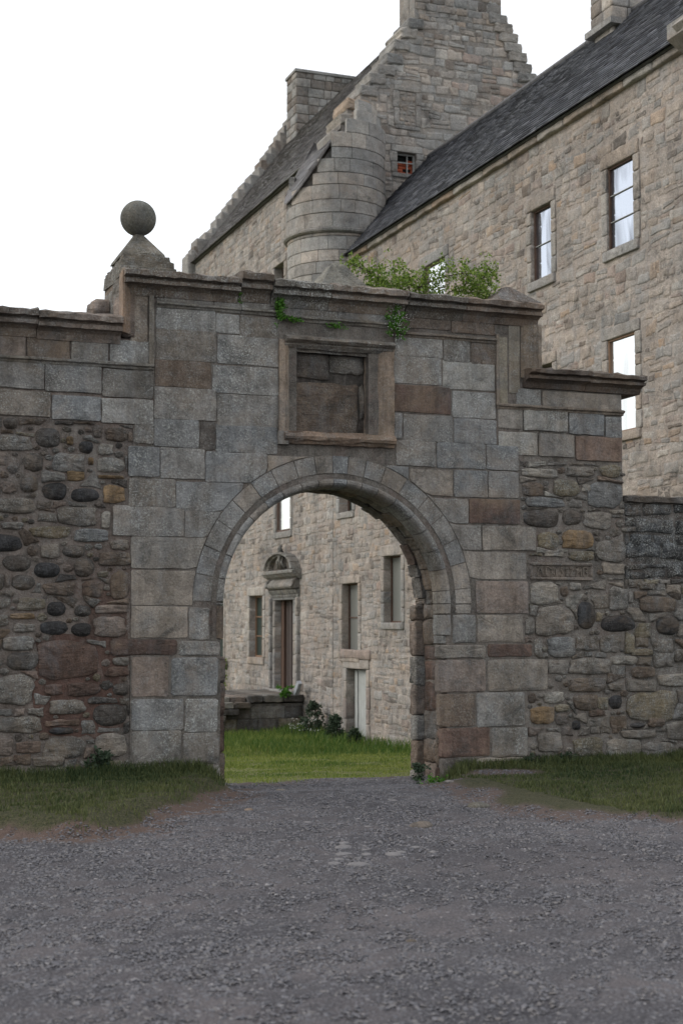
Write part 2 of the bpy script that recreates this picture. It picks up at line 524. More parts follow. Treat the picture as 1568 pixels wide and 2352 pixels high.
def lay(cells, fr, parent, mat, name, weights, maxparts, visible=None, front=.0, depth=.05, bev=.018, dome=.02, rough=.008, times=1, bright=1.0, cw=.17, jf=.009, mixm=None):
    """largest cells in view become parts of their own, the others one joined part"""
    sc = []
    for c in cells:
        v = visible(*centroid(c)) if visible else 1.0
        sc.append((abs(area(c)) * v, c))
    sc.sort(key=lambda q: -q[0])
    g = Geo()
    for i, (s, c) in enumerate(sc):
        k = pick(weights)
        t = tintof(k, .18)
        if mixm:
            t = tuple(t[j] * (1 - mixm[1]) + mixm[0][j] * mixm[1] for j in range(4)) if k != 'q' and rng.random() < .8 else t
        t = (t[0] * bright, t[1] * bright, t[2] * bright, t[3])
        sz = math.sqrt(abs(area(c)))
        vs_, fs = stone_geo(chaikin(ragged(c), times, cw), fr, front + rng.uniform(-jf, jf * 1.3), depth, min(bev, sz * .15) * rng.uniform(.7, 1.3), dome * min(1.3, sz / .25) * rng.uniform(.2, 1.3), rough)
        if i < maxparts and s > 0: mesh_obj(name, vs_, fs, mat, parent, t, smooth=True)
        else: g.add(vs_, fs, t)
    if g.v: g.build(name, mat, parent, smooth=True, kind='stuff')

def sweep(prof, frames, noise=.0, top_noise=None):
    n = len(prof)
    vs_, fs = [], []
    for (o, A, B) in frames:
        for i, (a, b) in enumerate(prof):
            k = noise * (top_noise[i] if top_noise else 1)
            vs_.append(Vector(o) + Vector(A) * (a + rng.uniform(-k, k)) + Vector(B) * (b + rng.uniform(-k, k)))
    m = len(frames)
    for s in range(m - 1):
        for i in range(n):
            j = (i + 1) % n
            fs.append((s * n + i, s * n + j, (s + 1) * n + j, (s + 1) * n + i))
    fs.append(tuple(range(n - 1, -1, -1)))
    fs.append(tuple((m - 1) * n + i for i in range(n)))
    return vs_, fs
def run_x(name, prof, x0, x1, tint, parent, mat=None, step=.12, noise=.004, tn=None):
    """profile of (outward, z) drawn along X on the gateway face"""
    n = max(2, int((x1 - x0) / step) + 1)
    fr = [((x0 + (x1 - x0) * i / (n - 1), 0, 0), (0, -1, 0), (0, 0, 1)) for i in range(n)]
    v, f = sweep(prof, fr, noise, tn)
    return mesh_obj(name, v, f, mat or M_ASH, parent, tint)
def run_z(name, prof, z0, z1, tint, parent, mat=None, step=.12, noise=.004):
    """profile of (x, outward) drawn along Z"""
    n = max(2, int(abs(z1 - z0) / step) + 1)
    fr = [((0, 0, z0 + (z1 - z0) * i / (n - 1)), (1, 0, 0), (0, -1, 0)) for i in range(n)]
    v, f = sweep(prof, fr, noise)
    return mesh_obj(name, v, f, mat or M_ASH, parent, tint)
def pieces(a, b, lo, hi):
    out = []
    while b - a > hi * 1.2:
        w = rng.uniform(lo, hi); out.append((a, a + w)); a += w
    out.append((a, b))
    return out

# ================================================================== terrain heights
def smooth(t):
    t = max(0.0, min(1.0, t)); return t * t * (3 - 2 * t)
def gpt(x, y, z=0.0):
    p = at(x, y, 2, z); return (p[0], p[1])
VERGE_L = [gpt(*q) for q in ((-150, 1935), (0, 1922), (120, 1925), (240, 1925), (330, 1895), (430, 1868), (480, 1845), (497, 1830), (528, 1822), (520, 1800))] + [(-1.15, .1), (-7, .1)]
VERGE_R = [gpt(*q) for q in ((985, 1800), (1060, 1822), (1120, 1850), (1200, 1872), (1300, 1885), (1430, 1882), (1560, 1890), (1700, 1920), (1900, 1960))] + [(9, .0), (9, .3), (1.3, .3)]
def sdist(poly, x, y):            # positive inside
    d = closest(poly, x, y)[0]
    return d if inside(poly, x, y) else -d
def hgt(x, y):
    h = .015 * math.sin(x * .9 + 1) * math.sin(y * .7) + .008 * math.sin(x * 2.7 + y * 1.9)
    if y > .8: h -= min(1.0, .12 + .071 * (y - .8))
    else: h -= .12 * smooth((y + 1.3) / 1.5) * smooth((1.55 - abs(x)) / .4)
    if y < .4:
        a = sdist(VERGE_L, x, y)
        h += .13 * smooth((a + .12) / .4) if a > -.3 else 0
        b = sdist(VERGE_R, x, y)
        h += .05 * smooth((b + .1) / .5) if b > -.3 else 0
    return h

# ================================================================== the gateway wall
LCN = 'gateway'
gate = empty('gateway_wall', (0, .4, 0), 'tall grey ashlar gateway wall with moulded round arch and recessed panel over the path', 'gateway')
lw = empty('rubble_wall', (-4, .4, 0), 'old boundary wall of dark cobbles and rubble left of the arch', 'wall')
rw = empty('rubble_wall', (3, .4, 0), 'mixed rubble boundary wall with carved date tablet right of the arch', 'wall')
dw = empty('rubble_wall', (5, .4, 0), 'lower soot dark rubble wall with flat coping at the right end', 'wall')
RC = (.03, 1.86)
RO, RM, RI = 1.60, 1.40, 1.25
TH = .80
XL, XR = -2.235, 2.30              # where ashlar meets the rubble walls
XE = wl(1431, 1000)[0]             # right end of the stepped wall

# --- masonry core: one body with the arch cut through it
def arch_pts(r, z0, n=24):
    pts = [(RC[0] - r, z0)] + [(RC[0] - r * math.cos(math.pi * i / n), RC[1] + r * math.sin(math.pi * i / n)) for i in range(n + 1)] + [(RC[0] + r, z0)]
    return pts
def core(name, outline, y0, y1, parent, mat, tint):
    bm = bmesh.new()
    vs_ = [bm.verts.new((x, y0, z)) for x, z in outline]
    f = bm.faces.new(vs_)
    r = bmesh.ops.extrude_face_region(bm, geom=[f])
    bmesh.ops.translate(bm, vec=(0, y1 - y0, 0), verts=[e for e in r['geom'] if isinstance(e, bmesh.types.BMVert)])
    bmesh.ops.recalc_face_normals(bm, faces=bm.faces)
    bmesh.ops.triangulate(bm, faces=bm.faces)
    me = bpy.data.meshes.new(name); bm.to_mesh(me); bm.free()
    ca = me.color_attributes.new(name='tint', type='FLOAT_COLOR', domain='POINT')
    ca.data.foreach_set('color', np.tile(np.array(tint, dtype=np.float32), len(me.vertices)))
    me.materials.append(mat)
    o = bpy.data.objects.new(name, me); COL.objects.link(o)
    parent_keep(o, parent)
    return o
ztop = 5.27
zlow = 4.42
MORT = (.165, .152, .138, .2)
NX0, NZ1 = wl(682, 795); NX1, NZ0 = wl(847, 1002)      # niche opening
_ap = arch_pts(RI + .05, -.3, 40)
_la = [q for q in _ap if q[0] < NX0 - .02]; _ra = [q for q in _ap if q[0] > NX1 + .02]; _ma = [q for q in _ap if NX0 - .02 <= q[0] <= NX1 + .02]
core('wall_core', [(XL + .01, -.3), (XL + .01, ztop), (NX0, ztop), (NX0, _la[-1][1])] + _la[::-1], (.009), TH, gate, M_MORT, MORT)
core('wall_core', [(NX1, ztop), (2.42, ztop), (2.42, 4.40), (XR, 4.40), (XR, -.3)] + _ra[::-1] + [(NX1, _ra[0][1])], (.009), TH, gate, M_MORT, MORT)
core('wall_core', [(NX0, _la[-1][1]), (NX0, NZ0), (NX1, NZ0), (NX1, _ra[0][1])] + _ma[::-1], (.009), TH, gate, M_MORT, MORT)
core('wall_core', [(NX0, NZ1), (NX0, ztop), (NX1, ztop), (NX1, NZ1)], (.009), TH, gate, M_MORT, MORT)
core('wall_core', [(NX0, NZ0), (NX0, NZ1), (NX1, NZ1), (NX1, NZ0)], .24, TH, gate, M_MORT, MORT)

# the stepped ashlar: every block measured on the photograph, (grid, left, top, right, bottom, kind)
ASH = [
 # frieze under the top cornice
 (2, 425, 205, 760, 345, 'h'), (2, 760, 240, 1110, 385, 'g'), (0, 632, 668, 775, 735, 'h'), (0, 775, 680, 905, 752, 'g'), (0, 905, 697, 1035, 760, 'n'), (0, 1035, 706, 1137, 772, 'n'),
 (2, 425, 350, 770, 500, 'l'), (2, 770, 385, 905, 512, 'l'), (2, 905, 395, 1130, 540, 'h'),
 (2, 425, 470, 775, 675, 'h'), (2, 775, 505, 1130, 700, 'l'),
 (2, 420, 645, 745, 825, 'n'), (2, 750, 680, 1130, 865, 'l'),
 (2, 415, 805, 775, 1010, 'g'), (2, 775, 845, 1130, 1050, 'g'),
 (2, 300, 1010, 415, 1140, 'h'), (2, 415, 985, 675, 1165, 'b'), (2, 678, 1008, 770, 1175, 'd'), (2, 770, 1018, 1125, 1200, 'b'),
 (2, 268, 1148, 450, 1330, 'b'), (2, 450, 1155, 708, 1345, 'g'), (2, 710, 1178, 1065, 1370, 'b'), (2, 1065, 1200, 1300, 1330, 'w'),
 (2, 270, 1332, 540, 1505, 'h'), (2, 540, 1348, 930, 1535, 'b'),
 (1, 650, 705, 1060, 890, 'g'), (1, 1060, 735, 1270, 895, 'g'),
 (1, 752, 883, 1200, 1075, 'w'), (1, 752, 1077, 1125, 1282, 'w'), (1, 1125, 1087, 1203, 1285, 'g'),
 (1, 752, 1284, 1080, 1470, 'w'), (1, 1085, 1292, 1203, 1480, 'g'),
 (1, 635, 1474, 1020, 1568, 'm'), (1, 1025, 1484, 1268, 1572, 'g'),
 (1, 752, 1572, 972, 1810, 'p'), (1, 985, 1580, 1254, 1800, 'b'),
 (1, 752, 1817, 1060, 2000, 'b'), (1, 1062, 1817, 1256, 2010, 'l'),
 (1, 752, 2004, 1045, 2192, 'h'), (1, 1050, 2012, 1258, 2188, 'h'),
 (1, 752, 2197, 1090, 2390, 'w'), (1, 1092, 2203, 1266, 2400, 'w'),
 # right of the panel
 (3, 320, 430, 550, 540, 'l'), (3, 552, 440, 680, 560, 'h'), (3, 682, 462, 805, 575, 'n'),
 (3, 312, 520, 545, 670, 'l'), (3, 547, 545, 800, 700, 'e'),
 (3, 312, 660, 590, 808, 'm'), (3, 592, 692, 805, 832, 'l'),
 (3, 314, 796, 358, 925, 'b'), (3, 360, 802, 600, 945, 'g'), (3, 602, 822, 808, 955, 'b'),
 (3, 325, 928, 517, 1060, 'g'), (3, 519, 936, 755, 1072, 'b'), (3, 757, 950, 912, 1078, 'b'),
 (3, 280, 1050, 388, 1125, 'b'), (3, 390, 1066, 600, 1200, 'w'), (3, 602, 1070, 765, 1207, 'b'), (3, 767, 1076, 915, 1210, 'b'),
 (4, 60, 190, 338, 343, 'g'), (4, 341, 195, 635, 347, 'm'),
 (4, 200, 345, 412, 495, 'g'), (4, 415, 350, 725, 500, 'w'),
 (4, 280, 500, 670, 665, 'w'), (4, 378, 668, 683, 858, 'p'), (4, 385, 862, 652, 1025, 'w'),
 (4, 442, 1032, 705, 1108, 'm'), (4, 445, 1122, 795, 1300, 'w'), (4, 382, 1312, 662, 1505, 'g'), (4, 468, 1512, 680, 1680, 'h'),
 (4, 382, 1686, 660, 1765, 'e'),
 # right jamb quoins
 (4, 245, 862, 380, 1028, 'g'), (4, 165, 1036, 438, 1114, 'w'), (4, 165, 1122, 440, 1308, 'p'), (4, 172, 1318, 378, 1508, 'n'),
 (4, 182, 1514, 464, 1680, 'm'), (4, 186, 1686, 378, 1860, 'd'),
]
ASH_R = [  # ashlar bands of the right shoulder
 (3, 1025, 690, 1405, 795, 'w'), (3, 900, 680, 1020, 768, 'l'),
 (3, 812, 772, 932, 880, 'w'), (3, 935, 777, 1150, 893, 'e'), (3, 1152, 797, 1322, 910, 'b'), (3, 1325, 815, 1408, 922, 'b'),
 (3, 815, 884, 1005, 1005, 'e'), (3, 1008, 895, 1180, 1015, 'w'), (3, 1184, 907, 1408, 1035, 'r'),
]
ASH_L = [  # ashlar bands of the left shoulder
 (0, -70, 762, 60, 823, 'p'), (0, 62, 768, 162, 830, 'n'), (0, 164, 772, 250, 838, 'h'), (0, 252, 778, 343, 846, 'l'),
 (0, -75, 820, 103, 895, 'g'), (0, 104, 833, 235, 905, 'g'), (0, 236, 845, 353, 917, 'h'),
 (0, -75, 888, 118, 958, 'h'), (0, 119, 905, 233, 968, 'b'), (0, 234, 912, 353, 977, 'l'),
]
def ashlar(lst, parent, xmin=None, xmax=None):
    for c, x0, y0, x1, y1, k in lst:
        a = wl(*cv(c, x0, y0)); b = wl(*cv(c, x1, y1))
        X0, X1, Z0, Z1 = a[0], b[0], b[1], a[1]
        if xmin is not None: X0 = max(X0, xmin)
        g = .0035
        p = rect_poly(X0 + g, Z0 + g, X1 - g, Z1 - g, .005, .022 if Z1 < 1.6 else .012, 4)
        q = []
        for (x, z) in p:
            d = math.hypot(x - RC[0], z - RC[1])
            if z > RC[1] - .05 and d < RO + .008:
                s = (RO + .008) / d; x, z = RC[0] + (x - RC[0]) * s, RC[1] + (z - RC[1]) * s
            q.append((x, z))
        low = Z1 < 1.75
        jr = low and abs(X0 - 1.25) < .10
        v, f = stone_geo(q, FR_GATE, .002 + rng.uniform(-.004, .004), .11 if jr else .30 if low else .10, .012 if low else .005, .007 if low else .003, .0035 if low else .0025, .8)
        mesh_obj('ashlar_block', v, f, M_ASH, parent, tintof(k, .10))
ashlar(ASH, gate)
ashlar(ASH_R, rw)
ashlar(ASH_L, lw)

# voussoirs: face and moulded inner order cut from the same stones
VPROF = [(1.60, .0), (1.412, .0), (1.405, -.03), (1.400, -.09), (1.382, -.12), (1.366, -.12), (1.356, -.09), (1.353, -.03), (1.346, .002), (1.326, .020),
         (1.302, .020), (1.282, .004), (1.268, -.025), (1.258, -.06), (1.25, -.12), (1.25, -.26), (1.60, -.26)]
MPROF = [(1.402, .0 - .002)] + VPROF[2:-1] + [(1.402, -.26)]
ANG = [-3, 11, 22, 33, 42.5, 52.4, 61.8, 71.8, 80.4, 88, 94.8, 102.5, 111, 121, 132.4, 142, 153, 163, 173.6, 184]
VK = ['g', 'b', 'g', 'g', 'w', 'b', 'g', 'g', 'w', 'b', 'w', 'g', 'w', 'g', 'g', 'g', 'g', 'w', 'w']
def arch_seg(prof, a0, a1, off=.0):
    fr = []
    n = 6
    da = math.degrees(.0045 / 1.45)
    for i in range(n):
        a = R(a0 + da + (a1 - a0 - 2 * da) * i / (n - 1))
        zs = 0.0
        fr.append(((RC[0], off, RC[1]), (-math.cos(a), 0, math.sin(a)), (0, -1, 0)))
    return sweep(prof, fr, .0018)
for i in range(len(ANG) - 1):
    a0, a1 = ANG[i], ANG[i + 1]
    if i == 0: a0 = 0.5
    if i == len(ANG) - 2: a1 = 180
    v, f = arch_seg(VPROF, a0, a1, rng.uniform(-.004, .004))
    mesh_obj('voussoir', v, f, M_ASH, gate, tintof(VK[i], .1))
# springer of the right side, face only, below the centre line
for (c, x0, y0, x1, y1, k) in ((4, 285, 742, 374, 858, 'w'),):
    a = wl(*cv(c, x0, y0)); b = wl(*cv(c, x1, y1))
    v, f = stone_geo(rect_poly(RC[0] + RM + .004, b[1], RC[0] + RO, RC[1] - .01), FR_GATE, .0, .2, .008, .003, .002, .8)
    mesh_obj('ashlar_block', v, f, M_ASH, gate, tintof(k))
def straight_mould(side, z0, z1, k, prof=MPROF):
    fr = []
    n = 5
    for i in range(n):
        fr.append(((RC[0], 0, z0 + (z1 - z0) * i / (n - 1)), (side, 0, 0), (0, -1, 0)))
    v, f = sweep(prof, fr, .003)
    mesh_obj('jamb_moulding', v, f, M_ASH, gate, tintof(k))
zl = lambda y: wl(500, y)[1]
straight_mould(-1, zl(1388), RC[1] - .004, 'g')
straight_mould(-1, zl(1466), zl(1392), 'n')
zr = lambda y: wl(1020, y)[1]
straight_mould(1, zr(1409), RC[1] - .004, 'w')
straight_mould(1, zr(1458), zr(1412), 'g')
straight_mould(1, zr(1478), zr(1460), 'g', [(1.402, -.004), (1.36, -.02), (1.30, -.03), (1.27, -.04), (1.255, -.09), (1.255, -.26), (1.402, -.26)])

# soffit stones behind the moulded order, rough and dark
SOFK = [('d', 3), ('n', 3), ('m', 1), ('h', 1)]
for (ya, yb) in ((.265, .53), (.54, .795)):
    a = 0.0
    while a < 180:
        da = min(rng.uniform(7, 12), 180 - a)
        if 180 - a - da < 3: da = 180 - a
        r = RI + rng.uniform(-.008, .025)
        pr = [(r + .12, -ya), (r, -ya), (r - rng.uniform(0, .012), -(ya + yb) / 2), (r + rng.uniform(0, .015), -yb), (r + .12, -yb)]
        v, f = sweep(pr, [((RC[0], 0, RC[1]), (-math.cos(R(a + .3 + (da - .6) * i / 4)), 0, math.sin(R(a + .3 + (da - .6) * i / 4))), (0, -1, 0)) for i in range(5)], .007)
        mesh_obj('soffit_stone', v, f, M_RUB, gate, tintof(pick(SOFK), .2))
        a += da
# jamb reveals (west-looking right side is the one in view; the left is built to match)
def reveal(xf, sgn):
    fr = (Vector((xf, 0, 0)), Vector((0, -1, 0)) if sgn < 0 else Vector((0, 1, 0)), Vector((0, 0, 1)), Vector((sgn, 0, 0)))
    s = -1 if sgn < 0 else 1
    z = -.1
    for col_, (ya, yb, hs, ks, dm) in enumerate(((.09, .17, (.25, .40), [('m', 3), ('p', 1), ('n', 3)], .006), (.18, .60, (.16, .36), [('m', 3), ('n', 4), ('d', 2), ('p', 2)], .02), (.61, .79, (.22, .42), [('g', 2), ('n', 2), ('p', 4)], .004))):
        z = -.30
        while z < RC[1] - .01:
            h = min(rng.uniform(*hs), RC[1] - z)
            if RC[1] - z - h < .1: h = RC[1] - z
            p = rect_poly(s * ya, z + .005, s * yb, z + h - .005, .014, .014, 4)
            front = (.02, -.03, .055)[col_]
            if z > 1.25 and col_ == 0: z += h; continue
            v, f = stone_geo(p, fr, front + rng.uniform(-.014, .014), .12, .014, dm, .014, .65)
            mesh_obj('reveal_stone', v, f, M_RUB, gate, tintof(pick(ks), .15), smooth=True)
            z += h
reveal(RC[0] + RI + .005, -1)
reveal(RC[0] - RI - .005, 1)

# panel frame over the arch
FX0, FZ1 = wl(640, 772); FX1, FZ0 = wl(903, 1030)
PX0, PX1 = FX0, FX1
hood = [(-.05, FZ1 - .15), (-.05, FZ1 + .02), (.035, FZ1 + .02), (.10, FZ1 - .012), (.105, FZ1 - .035), (.075, FZ1 - .055), (.045, FZ1 - .065), (.04, FZ1 - .085), (.0, FZ1 - .12), (-.03, NZ1 + .0)]
run_x('panel_hood', hood, FX0 + .06, FX1 - .015, tintof('h'), gate, noise=.006)
sprof = lambda xa, xb: [(xa, -.05), (xa, .032), (xa + (xb - xa) * .28, .036), (xa + (xb - xa) * .36, .022), (xa + (xb - xa) * .44, .03), (xa + (xb - xa) * .9, -.085), (xb, -.10), (xb, -.16), (xa, -.16)]
run_z('panel_jamb', sprof(FX0, NX0), NZ0 - .02, NZ1 + .06, (.285, .235, .19, .25), gate, noise=.006)
run_z('panel_jamb', sprof(FX1, NX1), NZ0 - .02, NZ1 + .06, (.285, .23, .185, .2), gate, noise=.006)
sill = [(-.05, FZ0), (.03, FZ0 - .0), (.055, FZ0 + .03), (.085, FZ0 + .045), (.10, FZ0 + .075), (.085, FZ0 + .105), (.05, FZ0 + .12), (.045, FZ0 + .14), (.0, NZ0 - .0), (-.10, NZ0 + .012), (-.15, NZ0), (-.15, FZ0)]
run_x('panel_sill', sill, FX0 + .05, FX1 + .0, (.235, .175, .135, .3), gate, noise=.009)
run_z('panel_foot', [(FX0 - .01, -.05), (FX0 - .01, .04), (FX0 + .10, .045), (FX0 + .10, -.05)], FZ0 - .01, NZ0 + .01, tintof('w'), gate)
# niche back and its stones
NF = (Vector((0, .13, 0)),) + FR_GATE[1:]
def niche(x0, y0, x1, y1, k, dome=.012, fr=.0, rough=.008):
    a = wl(x0, y0); b = wl(x1, y1)
    v, f = stone_geo(rect_poly(a[0], b[1], b[0], a[1], .012, .02, 5), NF, fr, .06, .012, dome, rough, .7)
    mesh_obj('niche_stone', v, f, M_RUB, gate, tintof(k, .05), smooth=True)
core('niche_back', [(NX0 - .06, NZ0 - .06), (NX1 + .06, NZ0 - .06), (NX1 + .06, NZ1 + .08), (NX0 - .06, NZ1 + .08)], .155, .2, gate, M_MORT, (.06, .055, .05, .1))
niche(684, 797, 765, 868, 'd', .02); niche(768, 806, 846, 858, 'h', .015); niche(686, 872, 832, 1006, 'n', .008, .0, .012); niche(835, 880, 848, 960, 'h', .01)
# the recess is cut out of the core face by a surround standing proud: blocks round the opening already lie in front of it

# frieze strips standing up the two steps, and the string courses
def strip(c0, c1, y0, y1, tint, parent, proud=.0, name='ashlar_block'):
    x0, z1 = wl(c0, y0); x1, z0 = wl(c1, y1)
    v, f = stone_geo(rect_poly(x0 + .004, z0, x1 - .004, z1, .004, .01, 5), FR_GATE, proud, .1, .008, .002, .002, .85)
    mesh_obj(name, v, f, M_ASH, parent, tint, smooth=True)
strip(301, 341, 640, 790, (.25, .215, .18, .5), gate)
strip(301, 341, 792, 846, (.24, .225, .20, .7), gate)
strip(1140, 1166, 772, 930, (.24, .22, .175, .3), gate)
strip(1166, 1195, 715, 905, (.235, .215, .18, .5), gate)
STR = [(-.03, -.034), (.002, -.034), (.010, -.026), (.016, -.010), (.045, .0), (.048, .016), (.008, .034), (-.03, .034)]
def string(x0, x1, y, tint, parent, y2=None):
    a = wl(x0, y); b = wl(x1, y2 if y2 else y)
    z = a[1]
    for (p, q) in pieces(a[0], b[0], .6, 1.1):
        run_x('string_course', [(o, z + s) for o, s in STR], p + .003, q - .003, tint, parent, noise=.003)
GT = (.20, .19, .17, .5)
string(-75, 354, 817, GT, lw, None)
z_ls = wl(-75, 817)[1]
string(358, 640, 698, GT, gate, None)
a_, b_ = wl(358, 698), wl(1140, 0)
string(905, 1138, 766, (.20, .17, .14, .3), gate, None)
zz = wl(640, 728)[1]
run_x('string_course', [(o, zz + s) for o, s in STR], wl(640, 728)[0], wl(905, 766)[0], GT, gate)
string(1140, 1430, 932, (.22, .19, .16, .2), rw, None)
VST = lambda x, w: [(x, -.03), (x, .02), (x + w * .4, .026), (x + w, .006), (x + w, -.03)]
run_z('frieze_moulding', VST(wl(343, 700)[0], .055), wl(343, 848)[1] + .0, wl(343, 655)[1], (.245, .225, .195, .4), gate)
run_z('frieze_moulding', VST(wl(1138, 800)[0], .04), wl(1140, 930)[1], wl(1140, 768)[1], (.235, .20, .165, .3), gate)

# cornices: heavy moulded slabs, cracked and uneven along the top
def cornice(x0, x1, zt, parent, tints, lo=.5, hi=1.1, h=.24, depth=TH, worn=.02, proj=.19):
    tn = None
    for (a, b) in pieces(x0, x1, lo, hi):
        dz = rng.uniform(-.012, .012); pj = proj + rng.uniform(-.01, .012)
        pr = [(-.02, zt - h + dz), (.015, zt - h + dz), (.03, zt - h * .86 + dz), (.045, zt - h * .70 + dz), (.085, zt - h * .60 + dz), (pj * .78, zt - h * .56 + dz), (pj * .80, zt - h * .40 + dz), (pj * .62, zt - h * .36 + dz), (pj * .66, zt - h * .30 + dz), (pj, zt - h * .26 + dz), (pj * 1.02, zt - h * .04 + dz), (pj * .6, zt + .02 + dz),
              (-depth - .05, zt + .03), (-depth - .05, zt - h * .5), (-depth + .02, zt - h)]
        tw = [.1, .2, .4, .4, .5, .5, .5, .5, .5, 1, 1.6, 2.0, 1, .3, .1]
        run_x('cornice_stone', pr, a + .003, b - .003, (lambda c, q: (c[0] * q, c[1] * q, c[2] * q, c[3]))(rng.choice(tints), rng.uniform(.8, 1.15)), parent, step=.07, noise=.007, tn=tw)
CT = [(.155, .14, .12, .9), (.14, .13, .115, 1.0), (.17, .14, .115, .6)]
ZC = 5.30
cornice(wl(279, 620)[0], wl(545, 640)[0], ZC, gate, CT, 1.0, 1.3)
cornice(wl(546, 640)[0], wl(618, 640)[0], ZC + .075, gate, CT, .5, .9, h=.29)
cornice(wl(620, 640)[0], wl(925, 640)[0], ZC + .02, gate, CT, .6, .9, h=.26)
cornice(wl(927, 640)[0], wl(1231, 640)[0], ZC - .005, gate, [(.16, .125, .10, .3), (.15, .13, .11, .5)], .6, 1.0)
ZLc = wl(0, 712)[1]
cornice(wl(-120, 720)[0], wl(277, 720)[0], ZLc, lw, [(.19, .155, .125, .2), (.18, .15, .13, .4)], .7, 1.2, h=.26)
ZRc = wl(1235, 850)[1]
cornice(wl(1200, 850)[0], wl(1466, 850)[0], ZRc - .02, rw, [(.135, .105, .088, .15), (.125, .10, .085, .3)], .5, .8, h=.20, proj=.20)
# vertical cornice mouldings of the two steps
def vcornice(x0, x1, z0, z1, tint, out, parent, flip):
    w = x1 - x0
    pr = [(0, -.05), (0, .13), (.22, .135), (.26, .105), (.40, .10), (.46, .085), (.62, .055), (.85, .03), (1.0, .0), (1.0, -.05)]
    pts = [((x0 + a * w) if not flip else (x1 - a * w), o) for a, o in pr]
    for (a, b) in pieces(z0, z1, .45, .8):
        run_z('cornice_stone', pts, a + .003, b - .003, tint, parent)
vcornice(wl(276, 700)[0], wl(302, 700)[0], wl(280, 768)[1], ZC - .02, (.235, .17, .125, .35), 0, gate, False)
vcornice(wl(1195, 800)[0], wl(1231, 800)[0], wl(1200, 868)[1], ZC - .24, (.20, .165, .13, .4), 0, gate, True)
# west end face of the raised part: reddish blocks seen past the left step
EF = (Vector((wl(276, 700)[0] + .012, 0, 0)), Vector((0, -1, 0)), Vector((0, 0, 1)), Vector((-1, 0, 0)))
for (z0, z1, ya, yb, k) in ((4.60, 5.08, -.02, .42, 'p'), (4.60, 4.86, .43, .84, 'h'), (4.87, 5.22, .43, .84, 'h'), (5.09, 5.30, -.02, .42, 'h'), (5.23, 5.44, .30, .84, 'h')):
    v, f = stone_geo(rect_poly(-yb, z0 + .004, -ya, z1 - .004, .01, .02, 3), EF, .0, .14, .02, .012, .008)
    mesh_obj('end_block', v, f, M_RUB, gate, tintof(k, .08), smooth=True)
# broken buttress stub behind the left cornice
for (x0, x1, z0, z1, y0, y1, k) in ((-2.62, -2.40, 4.62, 4.92, .5, .92, 'h'), (-2.55, -2.40, 4.92, 5.12, .52, .9, 'p')):
    v, f = stone_geo(rect_poly(-y1, z0, -y0, z1, .02, .05, 3), (Vector((x0, 0, 0)),) + EF[1:], .0, x1 - x0 + .02, .05, .02, .02)
    mesh_obj('end_block', v, f, M_RUB, gate, tintof(k, .08), smooth=True)

# ------------------------------------------------------------------ ball finial and the two worn pyramids
def frustum(name, cx, cy, levels, parent, mat, tint, jit=.01, nside=3):
    """levels: (z, halfx, halfy)"""
    g = Geo(); vs_ = []; fs = []
    n = 4 * nside
    for (z, hx, hy) in levels:
        c = [(-hx, -hy), (hx, -hy), (hx, hy), (-hx, hy)]
        for i in range(4):
            a, b = c[i], c[(i + 1) % 4]
            for k in range(nside):
                t = k / nside
                vs_.append((cx + a[0] + (b[0] - a[0]) * t + rng.uniform(-jit, jit), cy + a[1] + (b[1] - a[1]) * t + rng.uniform(-jit, jit), z + rng.uniform(-jit, jit) * .6))
    for s in range(len(levels) - 1):
        for i in range(n):
            fs.append((s * n + i, s * n + (i + 1) % n, (s + 1) * n + (i + 1) % n, (s + 1) * n + i))
    fs.append(tuple(range(n - 1, -1, -1))); fs.append(tuple((len(levels) - 1) * n + i for i in range(n)))
    return mesh_obj(name, vs_, fs, mat, parent, tint)
YC = .42
pb = at(318, 502, 1, YC)
pc = at(316, 541, 1, YC)
zb = ZC
fin = empty('ball_finial', (pb[0], YC, zb), 'weathered stone ball on a stepped pyramid at the top left of the gateway', 'finial')
hw = .30
frustum('base_course', pb[0] + .03, YC, [(zb - .05, .31, .38), (zb + .075, .305, .37), (zb + .085, .275, .35), (zb + .15, .28, .34), (zb + .16, .245, .32), (zb + .215, .25, .31)], fin, M_RUB, (.15, .14, .12, .7), .013, 5)
frustum('pyramid', pb[0] + .0, YC, [(zb + .21, .235, .30), (zb + .245, .225, .29), (pc[2] - .012, .052, .06), (pc[2] + .012, .046, .05)], fin, M_RUB, (.17, .165, .145, .6), .007, 4)
br = 41 / F_PX * float(np.dot(pb - CAM, CF))
bmq = bmesh.new(); bmesh.ops.create_uvsphere(bmq, u_segments=48, v_segments=28, radius=br)
for v in bmq.verts:
    v.co *= 1 + .004 * math.sin(v.co.x * 23 + v.co.z * 17)
bme = bpy.data.meshes.new('ball'); bmq.to_mesh(bme); bmq.free()
ca = bme.color_attributes.new(name='tint', type='FLOAT_COLOR', domain='POINT')
ca.data.foreach_set('color', np.tile(np.array((.135, .14, .125, .25), dtype=np.float32), len(bme.vertices)))
bme.polygons.foreach_set('use_smooth', [True] * len(bme.polygons)); bme.materials.append(M_ASH)
ball = bpy.data.objects.new('ball', bme); COL.objects.link(ball); ball.location = tuple(pb); parent_keep(ball, fin)
